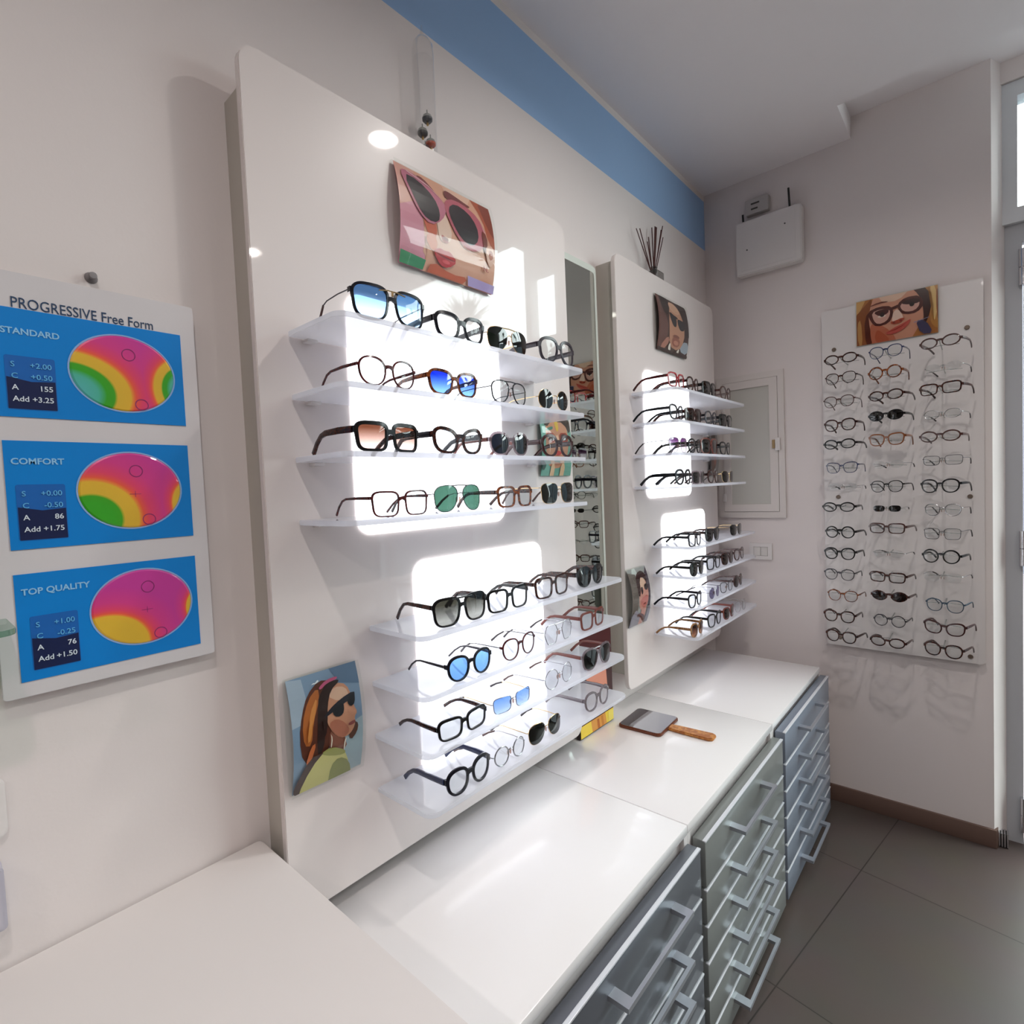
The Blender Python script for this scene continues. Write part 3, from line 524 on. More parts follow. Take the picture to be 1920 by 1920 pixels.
for i, (za, zb, ttl, tz, (cx, cz, rx, rz), (ta, tb, tc0, td), blobs, sh, vals) in enumerate(rows):
    box('blue_panel', -2.687-L.x, -2.450-L.x, -.0232, -.0221, za-L.z, zb-L.z, BLUE, t)
    text('lettering', ttl, .0125, (-2.680-L.x, -.0236, tz-L.z), PALET, t, bold=.0003, sx=1.0)
    bm = bmesh.new(); add_lathe(bm, [(0, .0012), (.96, .0012), (1, 0), (0, 0)], 56)
    lm = finish(bm, 'lens_map', lens_material('lens_map_'+ttl.lower().replace(' ', '_'), blobs, sh, rx, rz, (0., .63, .84)[i]), t, (cx-L.x, -.0233, cz-L.z), smooth=False)
    for v in lm.data.vertices: v.co = (v.co.x*rx, -v.co.z, v.co.y*rz)
    lm.data.flip_normals() if False else None
    bm = bmesh.new(); ringmesh(bm, 0, 0, rx*1.035, rz*1.04, .0022, -.0003, 56); finish(bm, 'lens_rim', pbr('chart_rim_print', '#8fb0de', .4), t, (cx-L.x, -.0234, cz-L.z))
    bm = bmesh.new(); ringmesh(bm, .007, rz*.52, .0095, .0098, .0011, -.0017); ringmesh(bm, .021, -rz*.80, .0095, .0092, .0012, -.0017)
    for q in ((-.008, .008, -.0003, .0003), (-.0003, .0003, -.005, .005)):
        if i: bm.faces.new([bm.verts.new((a+.004, -.0017, b-.006)) for a, b in ((q[0], q[2]), (q[1], q[2]), (q[1], q[3]), (q[0], q[3]))])
    finish(bm, 'lens_mark', pbr('chart_mark_print', '#8c2f6e', .4), t, (cx-L.x, -.0233, cz-L.z))
    hh = td-tc0
    slab('value_box', rrect(ta-L.x, tb-L.x, tc0-L.z, td-L.z, .003), -.0236, -.0233, MIDB, t)
    slab('value_box_shade', [(ta+.001-L.x, tc0+.001-L.z), (tb-.001-L.x, tc0+.001-L.z), (tb-.001-L.x, tc0+hh*.56-L.z), ((ta+tb)/2-L.x, tc0+hh*.53-L.z), (ta+.001-L.x, tc0+hh*.60-L.z)], -.0239, -.0237, NAVY, t)
    for k, (a, b) in enumerate(zip(('S', 'C', 'A', 'Add'), vals)):
        zz = td-hh*(.17+.213*k)-.003-L.z; mt = CYT if k < 2 else WHT
        text('lettering', a, .0108, (ta+.006-L.x, -.0243, zz), mt, t, bold=.0001); text('lettering', b, .0108, (tb-.004-L.x, -.0243, zz), mt, t, align='RIGHT', bold=.0001)
t = lathe('wall_hook', [(0, 0), (.009, 0), (.008, .003), (.004, .006), (.006, .012), (.005, .016), (0, .017)], pbr('grey_rubber', '#8a8486', .6), None, 16, (-2.565, 0, 1.864))
t.rotation_euler = (PI/2, 0, 0); tag(t, 'small grey knob hook on the wall above the lens chart', 'hook')
# glass shelf and wall plates cut by the frame edge
t = empty('glass_shelf', (-2.85, -.07, 1.343), label='clear glass shelf with green edge just entering the frame before the lens chart', cat='shelf')
slab('glass_plate', rrect(-.15, .153, -.06, .062, (.002, .02, .002, .002)), -.004, .004, GREENGL, t, axis='z', bevel=.001)
box('bracket', -.08, -.065, -.03, .0695, -.012, -.0045, CHROME, t, bevel=.002)
t = empty('wall_socket', (-2.772, 0, 1.075), label='white wall socket plate at the frame edge under the lens chart', cat='socket')
slab('cover_plate', rrect(-.06, .06, -.044, .044, .012), -.009, -.0005, WHITEP, t, bevel=.003)
slab('insert', rrect(-.035, .035, -.024, .024, .004), -.0105, -.0092, pbr('socket_insert', '#cfcac8', .5), t)
t = empty('trunking_box', (-2.775, 0, .955), label='pale grey box on the wall below the white socket plate', cat='box')
slab('box_body', rrect(-.053, .053, -.045, .045, .006), -.03, -.0005, pbr('lilac_grey_plastic', '#bdb9c4', .5), t, bevel=.002)
slab('lid', rrect(-.049, .049, -.041, .041, .005), -.0325, -.0302, pbr('lilac_grey_plastic', '#bdb9c4', .5), t, bevel=.001)

# ------------------------------------------------------------------ on top of the panels
t = empty('galileo_thermometer', (-1.872, -.033, 2.2455), label='clear glass tube thermometer with coloured floating bulbs on top of the near panel', cat='thermometer')
lathe('glass_tube', [(0, 0), (.022, 0), (.027, .006), (.027, .33), (.025, .352), (.016, .366), (.006, .374), (.004, .385), (.002, .40), (0, .402)], glassy('thermometer_glass', '#f9f9f9', spec=1.6), t, 28)
lathe('liquid', [(0, .006), (.0235, .006), (.0235, .318), (0, .318)], glassy('thermometer_liquid', '#fdfdfd', spec=.1), t, 24)
for k, (dx, dy, z, hexc) in enumerate(((.004, -.002, .165, '#1d2a36'), (-.009, .003, .128, '#0d1714'), (.0095, -.004, .107, '#c4481c'), (-.0085, -.004, .084, '#8a2a14'), (.0085, .003, .060, '#3b1210'), (-.006, 0, .032, '#2a3a8a'))):
    b = lathe('float_bulb', [(0, -.0105), (.008, -.0095), (.0125, -.005), (.0130, .0), (0, .0)], pbr('bulb_'+hexc[1:], hexc, .15, coat=.6), t, 18, (dx, dy, z+.013))
    lathe('bulb_neck', [(.0130, .0002), (.0115, .006), (.006, .0105), (.0015, .014), (.0015, .021), (0, .0215)], glassy('bulb_glass', '#cfd2d0', spec=1.2), b, 16)
    lathe('weight_tag', [(0, -.016), (.0028, -.016), (.0028, -.0106), (0, -.0106)], pbr('brass', '#b08d4a', .3, .9), b, 10)
t = empty('reed_diffuser', (-.652, -.0325, 2.3005), label='square glass reed diffuser with dark red sticks on top of far panel', cat='reed diffuser')
slab('bottle', rrect(-.034, .034, -.031, .031, .006), 0, .075, glassy('diffuser_glass', '#c9c8c6', spec=1.6), t, axis='z', bevel=.004)
lathe('bottle_neck', [(.014, .0752), (.014, .09), (.016, .091), (.016, .096), (.010, .096), (.010, .0752)], glassy('diffuser_glass', '#c9c8c6', spec=1.6), t, 20)
slab('scent_oil', rrect(-.029, .029, -.026, .026, .004), .005, .026, glassy('scent_oil', '#7a2a20', spec=.2), t, axis='z')
for k, (tx, ty, tz) in enumerate(((-.142, -.01, .21), (-.128, .012, .222), (-.085, -.02, .19), (-.03, .01, .197), (.004, -.01, .262), (.022, .012, .27), (.036, 0, .273), (.066, .01, .283), (.078, -.012, .285), (.098, .004, .28), (.135, .012, .262))):
    a = Vector((-tx*.16, -ty*.3, .008)); b = Vector((tx*.92, ty, tz)); tube('reed', [a, b], .0021, pbr('dark_red_reed', '#4a1712', .6), t, 6)

# ------------------------------------------------------------------ right-hand wall fittings
t = empty('wifi_router', (0, -.312, 2.6), -PI/2, label='white wall router with two short black aerials high in the corner', cat='router')
slab('case', rrect(-.143, .143, -.125, .125, .012), -.05, -.0005, WHITEP, t, bevel=.004)
slab('case_rib', rrect(.112, .118, -.11, .11, .002), -.0515, -.0502, WHITEP, t); slab('case_rib', rrect(-.125, .118, -.106, -.101, .002), -.0515, -.0502, WHITEP, t)
for (x, z) in ((.075, .055), (-.092, -.012)): lathe('screw', [(0, 0), (.0035, 0), (.0035, .0012), (0, .0012)], DARKG, t, 10, (x, -.0502, z)).rotation_euler = (PI/2, 0, 0)
tube('antenna', [(.092, -.03, .125), (.088, -.03, .215)], .0045, BLACKP, t, 10); tube('antenna', [(-.112, -.03, .125), (-.114, -.03, .166)], .0045, BLACKP, t, 10)
t = empty('wall_sensor', (0, -.262, 2.79), -PI/2, label='small pale grey device on the wall just above the router', cat='sensor')
slab('case', rrect(-.052, .052, -.035, .035, .006), -.03, -.0005, pbr('pale_grey_plastic', '#b7b1af', .5), t, bevel=.002)
for z in (.012, -.012): slab('indicator_slot', rrect(-.026, .012 if z > 0 else .004, z-.0035, z+.0035, .001), -.0312, -.0302, DARKG, t)

t = empty('meter_cabinet', (0, -.2, 1.66), -PI/2, label='white meter cupboard hatch with pale grey panel and white latch in the far wall', cat='cupboard hatch')
def ring_frame(name, w, h, iw, ih, a, b, mat, parent, bev=.0015):
    bm = bmesh.new(); o = [(-w, -h), (w, -h), (w, h), (-w, h)]; i = [(-iw, -ih), (iw, -ih), (iw, ih), (-iw, ih)]
    V = [[bm.verts.new((p[0], y, p[1])) for p in P] for y in (a, b) for P in (o, i)]
    for k in range(4):
        j = (k+1) % 4; bm.faces.new((V[0][k], V[0][j], V[1][j], V[1][k])); bm.faces.new((V[2][k], V[3][k], V[3][j], V[2][j])); bm.faces.new((V[0][k], V[2][k], V[2][j], V[0][j])); bm.faces.new((V[1][k], V[1][j], V[3][j], V[3][k]))
    return finish(bm, name, mat, parent)
HP = pbr('hatch_paint', '#dcd4d0', .6)
ring_frame('outer_frame', .157, .351, .130, .322, -.012, -.0005, HP, t)
dr = ring_frame('door', .1285, .3205, .092, .284, -.015, -.0005, HP, t)
box('door_panel', -.0918, .0918, -.009, -.001, -.2838, .2838, pbr('hatch_grey_panel', '#c2bfb8', .4), dr)
h = box('latch', .118, .140, -.026, -.0152, -.030, .030, WHITEP, t, bevel=.003); box('latch_tongue', .104, .117, -.022, -.0152, -.018, .022, pbr('brass_tongue', '#a08660', .4, .5), h, bevel=.001)
for z in (.2, -.25): box('hinge', -.134, -.118, -.02, -.0152, z-.02, z+.02, WHITEP, t, bevel=.002)
t = empty('light_switch', (0, -.238, 1.144), -PI/2, label='white double light switch on the far wall below the meter cupboard hatch', cat='light switch')
ring_frame('cover_plate', .052, .040, .033, .022, -.010, -.0005, WHITEP, t)
for x in (-.0163, .0163): slab('rocker', rrect(x-.0155, x+.0155, -.021, .021, .002), -.0115, -.0008, pbr('rocker_white', '#d5cfcb', .4), t, bevel=.0015)

t = empty('door_stop', (.035, -1.118, 0), label='small ribbed chrome door stop at the foot of the wall end by the door', cat='door stop')
for k in range(4): box('rib', -.022, .022, -.014+k*.0082, -.009+k*.0082, .004, .058, CHROME, t, bevel=.001)
box('core', -.019, .019, -.0135, .0128, 0, .054, BLACKP, t)

# wall rack for reading glasses
t = empty('wall_rack', (0, -.7945, 1.48), -PI/2, label='frosted white wall rack board holding three columns of reading glasses', cat='wall rack'); RK = t
slab('rack_board', rrect(-.272, .272, -.744, .745, (.014, .014, .004, .004)), -.03, -.022, pbr('frosted_rack_board', '#e0dad8', .3, coat=.5), t, bevel=.001)
for (y, z) in ((-1.018, 2.048), (-.570, 2.052), (-1.024, 1.396), (-.577, 1.404), (-1.022, .763), (-.576, .772)):
    s = lathe('standoff_screw', [(0, 0), (.0085, 0), (.0085, .0035), (.007, .005), (0, .005)], pbr('bronze_screw', '#7d6e62', .35, .6), t, 16, (-y-.7945, -.0302, z-1.48)); s.rotation_euler = (PI/2, 0, 0)
    p = lathe('spacer', [(0, 0), (.006, 0), (.006, .0212), (0, .0212)], ALU, t, 12, (-y-.7945, -.0005, z-1.48)); p.rotation_euler = (PI/2, 0, 0)
photo_holder(.654, .934, 2.045, 2.236, PFc, 'close up photo of a fair haired woman in brown glasses, top of the wall rack', .003, 'x', -.0305)

# ------------------------------------------------------------------ spectacles
def outline(shape, a, b, n=36):
    P = dict(round=(2., 0, 0, 0), panto=(2.35, .10, .03, 0), oval=(2.05, .02, .05, 0), square=(4.2, .07, .02, 0), rect=(4., .06, .04, 0), wayfarer=(3., .14, .08, .0),
             aviator=(2.5, .16, -.03, .16), bigsquare=(3.4, .13, 0, .06), cateye=(2.6, .10, .22, 0), flat=(4.6, .08, 0, 0), hexagon=(0, 0, 0, 0), narrow=(3., .04, .02, 0), pointed=(1.8, 0, .12, 0))[shape]
    nn, tap, lift, skew = P; out = []
    if shape == 'hexagon':
        base = [(1, .12), (.62, 1), (-.62, 1), (-1, .2), (-.58, -1), (.58, -1)]; base = [(a*x, b*y) for x, y in base][::1]; base = sorted(base, key=lambda q: math.atan2(q[1], q[0]))
        for i in range(n):
            t = i*len(base)/n; k = int(t) % len(base); f = t-int(t); p, q = base[k], base[(k+1) % len(base)]; out.append((p[0]+(q[0]-p[0])*f, p[1]+(q[1]-p[1])*f))
        k = 2
        return [(sum(out[(i+d) % n][0] for d in (-1, 0, 1))/3, sum(out[(i+d) % n][1] for d in (-1, 0, 1))/3) for i in range(n)]
    for i in range(n):
        t = 2*PI*i/n; c, s = math.cos(t), math.sin(t)
        x = math.copysign(abs(c)**(2/nn), c)*a; y = math.copysign(abs(s)**(2/nn), s)*b
        x = x*(1+tap*y/b)-skew*min(y, 0)*.9; y += lift*b*x/a*(1 if y > -b*.2 else .35)
        out.append((x, y))
    return out
DIM = dict(round=(22.5, 22.5), panto=(23.5, 22.5), oval=(24.5, 17), square=(24.5, 21), rect=(26, 18), wayfarer=(24.5, 21.5), aviator=(28, 26), bigsquare=(28, 25.5), cateye=(25.5, 21), flat=(26.5, 20.5), hexagon=(25, 24), narrow=(21, 13.5), pointed=(26, 17))
KIND = dict(thick=(5.2, 4.8, 12., 4.6), std=(4.0, 4.2, 9.5, 4.), thin=(2.5, 3.2, 5.6, 3.2), wire=(1.05, 1.8, 1.9, 1.8), fine=(1.6, 2., 2.8, 2.), rimless=(.0, 1.5, 1.8, 1.6))
def wrap(x): return .0065*(x/.066)**2
def inset_ring(pts, d):
    n = len(pts); out = []
    for i in range(n):
        p, q = pts[i-1], pts[(i+1) % n]; tx, ty = q[0]-p[0], q[1]-p[1]; l = math.hypot(tx, ty) or 1
        out.append((pts[i][0]+ty/l*d, pts[i][1]-tx/l*d))
    return out
def spectacles(name, loc, rz, shape, kind, fm, lm, tm, label, group, cat, scale=1., sun=False, bridge='bar', tip=None, double=False, tk=None):
    a, b = (v*.001*scale for v in DIM[shape]); rim, dep, th, tt = (v*.001 for v in KIND[kind]); metal = kind in ('wire', 'fine', 'rimless')
    gap = .0078*scale; cx = gap+a+rim*.62; z0 = b+rim+.0004
    if shape in ('cateye', 'pointed'): z0 = b*1.06+rim
    pads = metal
    root = empty(name, loc, rz, label=label, cat=cat, group=group)
    ol = outline(shape, a, b); N = len(ol)
    if shape == 'aviator' or True:
        zmin = min(p[1] for p in inset_ring(ol, rim)); z0 = -zmin+.0004
    bm = bmesh.new()
    hx = cx+a+rim+.0035; hz = z0+b*(.42 if not metal else .36)
    if shape in ('round', 'oval', 'narrow', 'pointed'): hz = z0+b*.18
    if shape == 'cateye': hz = z0+b*.62
    if shape in ('flat', 'square', 'wayfarer', 'bigsquare'): hz = z0+b*.58
    for s in (-1, 1):
        pts = [(s*x, y) for x, y in ol]; pts = pts if s > 0 else pts[::-1]
        if kind in ('thick', 'std', 'thin'):
            o = []
            for (x, y), (ox, oy) in zip(pts, inset_ring(pts, rim)):
                k = 1+.35*max(0, y/b); o.append((x+(ox-x)*k, y+(oy-y)*k))
            def V(p, dy): return bm.verts.new((s*cx+p[0], wrap(s*cx+p[0])+dy, z0+p[1]))
            R = [[V(p, -dep*.5) for p in pts], [V(p, -dep*.35) for p in o], [V(p, dep*.35) for p in o], [V(p, dep*.5) for p in pts]]
            for k in range(4):
                A, B = R[k], R[(k+1) % 4]
                for i in range(N): bm.faces.new((A[i], A[(i+1) % N], B[(i+1) % N], B[i]))
        elif kind in ('wire', 'fine'):
            path = [(s*cx+p[0], wrap(s*cx+p[0]), z0+p[1]) for p in pts]; add_tube(bm, path+path[:2], rim, 6, cap=False)
        # end piece
        e0 = cx+max(p[0] for p in ol if abs(p[1]-(hz-z0)) < b*.3)+rim*(.15 if not metal else 0.); hh = (th*.5 if not metal else .0018)
        if not metal:
            bx = [(e0, hz-hh*.8), (e0, hz+hh*.9), (hx, hz+hh), (hx, hz-hh)]
            F = [[bm.verts.new((s*p[0], wrap(p[0])+dy, p[1])) for p in bx] for dy in (-dep*.5, dep*.6)]
            F[1][2].co.y += .004; F[1][3].co.y += .004
            bm.faces.new(F[0]); bm.faces.new(F[1][::-1])
            for i in range(4): bm.faces.new((F[0][i], F[1][i], F[1][(i+1) % 4], F[0][(i+1) % 4]))
        else: add_tube(bm, [(s*e0, wrap(e0), hz), (s*(hx-.002), wrap(hx)-.0005, hz+.0005), (s*hx, wrap(hx)+.004, hz)], .0011, 6)
    gi = cx+min(p[0] for p in ol if abs(p[1]-b*.34) < b*.25)
    if metal:
        zb = z0+b*.28; add_tube(bm, [(-gi-.001, wrap(gi), zb), (-gi*.5, -.001, zb+.0028), (0, -.0015, zb+.0036), (gi*.5, -.001, zb+.0028), (gi+.001, wrap(gi), zb)], .0011 if kind != 'fine' else .0014, 6)
        if double: add_tube(bm, [(-cx*.62, wrap(cx*.6)-.0005, z0+b*.96), (0, -.001, z0+b*1.0), (cx*.62, wrap(cx*.6)-.0005, z0+b*.96)], .0013, 6)
    else:
        zb = z0+b*.34; hb = (.0036 if kind != 'thick' else .0046)*(.8 if kind == 'thin' else 1); rows_ = []
        for k in range(7):
            x = -1+2*k/6; X = x*(gi-rim*.12); ar = .0030*(1-x*x); hk = hb*(1+.55*x*x)
            rows_.append([bm.verts.new((X, wrap(X)+dy, zb+ar+dz)) for dy, dz in ((-dep*.5, -hk), (-dep*.5, hk), (dep*.5, hk), (dep*.5, -hk))])
        for A, B in zip(rows_, rows_[1:]):
            for i in range(4): bm.faces.new((A[i], A[(i+1) % 4], B[(i+1) % 4], B[i]))
        bm.faces.new(rows_[0][::-1]); bm.faces.new(rows_[-1])
        if double: add_tube(bm, [(-cx*.7, wrap(cx*.6), z0+b*1.02), (0, 0, z0+b*1.0), (cx*.7, wrap(cx*.6), z0+b*1.02)], .0022, 6)
    finish(bm, 'front_frame', fm, root, smooth=True)
    # lenses
    for s in (-1, 1):
        bm = bmesh.new(); pts = [(s*x, y) for x, y in ol]; pts = pts if s > 0 else pts[::-1]
        pts = inset_ring(pts, .0004 if not metal else 0.)
        fr = [[bm.verts.new((p[0]*k, wrap(s*cx+p[0]*k)-.0007-.0022*(1-k*k)+dy, p[1]*k)) for p in pts] for dy, k in ((-.0006, 1), (-.0006, .6), (.0006, .6), (.0006, 1))]
        c0 = bm.verts.new((0, wrap(cx)-.0035, 0)); c1 = bm.verts.new((0, wrap(cx)-.0023, 0))
        for i in range(N):
            j = (i+1) % N
            bm.faces.new((fr[0][i], fr[0][j], fr[1][j], fr[1][i])); bm.faces.new((fr[1][i], fr[1][j], c0)); bm.faces.new((fr[2][j], fr[2][i], c1)); bm.faces.new((fr[3][j], fr[3][i], fr[2][i], fr[2][j])); bm.faces.new((fr[3][i], fr[3][j], fr[0][j], fr[0][i]))
        finish(bm, 'lens', lm, root, (s*cx, 0, z0), smooth=True)
    # temples
    L = .143*(.97 if scale < 1 else 1)
    if tk: th, tt = (v*.001 for v in KIND[tk][2:]); kind = tk; metal = tk in ('wire', 'fine', 'rimless')
    for s in (-1, 1):
        y0 = wrap(hx)+.0035
        P = [(hx-.0005, y0, hz), (hx+.0015, L*.33, hz+.0006), (hx+.001, L*.62, hz-.0002), (hx-.0005, L*.74, hz-.004), (hx-.003, L*.87, hz*.58), (hx-.0065, L, .0045)]
        P = [(x, y, z) for x, y, z in P]
        H = [th, th*.95, th*.72, th*.66, th*.72, th*.82] if not metal else [.0019]*4+[.003, .0036]
        if kind == 'thick': H = [th, th, th*.9, th*.74, th*.74, th*.86]
        bm = bmesh.new(); W = tt*.5
        def sweep(bm, idx, hs, ws):
            rings = []
            for k, i in enumerate(idx):
                p = Vector(P[i]); d = (Vector(P[min(i+1, 5)])-Vector(P[max(i-1, 0)])).normalized(); n = Vector((0, -d.z, d.y)); h2 = hs[k]*.5; w2 = ws[k]
                rings.append([bm.verts.new((s*(p.x+q[0]*w2), p.y+n.y*q[1]*h2, p.z+n.z*q[1]*h2)) for q in ((-1, -.7), (-.7, -1), (.7, -1), (1, -.7), (1, .7), (.7, 1), (-.7, 1), (-1, .7))])
            for A, B in zip(rings, rings[1:]):
                for k in range(8): bm.faces.new((A[k], A[(k+1) % 8], B[(k+1) % 8], B[k]))
            bm.faces.new(rings[0][::-1]); bm.faces.new(rings[-1])
        if tip is None:
            sweep(bm, range(6), H, [W]*6); finish(bm, 'temple', tm, root, smooth=True)
        else:
            sweep(bm, range(0, 5), [H[0]]*4+[.0016], [W*.9]*5); tp = finish(bm, 'temple', tm, root, smooth=True)
            b2 = bmesh.new(); sweep(b2, range(3, 6), [.0042, .0046, .0056], [.0016, .0017, .0019]); finish(b2, 'temple_tip', tip, tp, smooth=True)
    if pads:
        for s in (-1, 1):
            bm = bmesh.new(); bmesh.ops.create_uvsphere(bm, u_segments=8, v_segments=6, radius=1)
            for v in bm.verts: v.co = (v.co.x*.0014, v.co.y*.003, v.co.z*.0062)
            add_tube(bm, [(0, 0, .003), (s*.0015, -.004, .004), (s*(gap*.45), -.005, .003)], .0005, 5)
            finish(bm, 'nose_pad', NPAD, root, (s*gap*.55, .006, z0-.003), smooth=True)
    return root
NPAD = glassy('nose_pad_plastic', '#d8c4bc', spec=1., diffuse='#d9c2b8', dmix=.25)
A_ = dict(navy=pbr('acetate_navy', '#0c0c18', .22, spec=.35, coat=.12), black=pbr('acetate_black', '#080607', .22, spec=.35, coat=.12), plum=pbr('acetate_plum', '#241624', .3), burg=mottled('acetate_burgundy', '#3a0f12', '#5c1c1c', 150),
     tort=mottled('acetate_tortoise', '#40190f', '#8f4a1e', 170), dkt=mottled('acetate_dark_tortoise', '#1c0f10', '#4a2216', 190), brown=pbr('acetate_brown', '#42211a', .25, coat=.4), rbrown=pbr('acetate_red_brown', '#6b2a1a', .3), amber=pbr('acetate_amber', '#7c4520', .25, coat=.3),
     beige=mottled('acetate_beige', '#a5794c', '#7c5230', 120), grey=pbr('acetate_grey', '#6d6266', .2, coat=.4), crys=glassy('acetate_crystal', '#b9aeb2', spec=1., diffuse='#b3a4a8', dmix=.35), gold=pbr('metal_gold', '#cfb184', .22, 1.), silver=pbr('metal_silver', '#a3a2a4', .25, 1.), gun=pbr('metal_gunmetal', '#4a484c', .3, .9),
     dkm=pbr('metal_dark_brown', '#3a2620', .35, .5), blueg=pbr('metal_blue_grey', '#3e4f5e', .35, .6), red=pbr('acetate_red', '#a5222a', .25, coat=.4), blk2=pbr('matte_black', '#15120f', .5), clear=glassy('crystal_clear_frame', '#e6e2e2', spec=1.2, diffuse='#d8d2d2', dmix=.12), navyblue=pbr('acetate_deep_blue', '#1e2a52', .2, coat=.5), dkred=pbr('acetate_dark_red', '#36100f', .22, spec=.4, coat=.15))
LN = dict(clr=glassy('lens_clear', '#f7f8f8', spec=.75), bluegrad=glassy('lens_blue_gradient', '#9cc', grad=('#d8ecfb', '#6fa6da')) if False else glassy('lens_blue_gradient', '#99ccee', grad=('#cfe4f6', '#9dc0e4')), bluem=glassy('lens_blue_mirror', '#3366cc', grad=('#a2c4f2', '#3a62cf'), spec=2.),
     browng=glassy('lens_brown_gradient', '#996655', grad=('#ecdcd6', '#9c7866')), greyg=glassy('lens_grey_gradient', '#777777', grad=('#cfcfca', '#6c6b63')), green=glassy('lens_green', '#7a9a8d', spec=1.2), dkgreen=glassy('lens_dark_green', '#2e3a30', spec=1.5), dark=glassy('lens_dark', '#2b2828', spec=1.6), dkblue=glassy('lens_slate_blue', '#3b4656', spec=1.8),
     sky=glassy('lens_light_blue', '#b4d6f7', spec=.8), bluesoft=glassy('lens_soft_blue', '#88aaee', grad=('#dfecfb', '#aac8f2')), navylens=glassy('lens_navy', '#2c3440', spec=1.4), purple=glassy('lens_purple', '#775588', grad=('#f2eaf2', '#8a648e'), spec=1.5), purp2=glassy('lens_violet_grey', '#b5b0c4', spec=1.), redb=glassy('lens_red_brown', '#5a2620', spec=1.4), brownl=glassy('lens_brown', '#55301f', spec=1.2), brgr=glassy('lens_brown_fade', '#7a4a30', grad=('#c9a58c', '#5a3020')), greyl=glassy('lens_dark_grey', '#3c3c42', spec=1.3))
TIP = pbr('temple_tip_dark', '#251618', .35); TIPB = pbr('temple_tip_brown', '#4a2a22', .35)
YG = PF-.1655
NUM = ['at the near end of', 'second along', 'third along', 'at the far end of']
SHN = ['top', 'second', 'third', 'fourth', 'fifth', 'sixth', 'seventh', 'lowest']
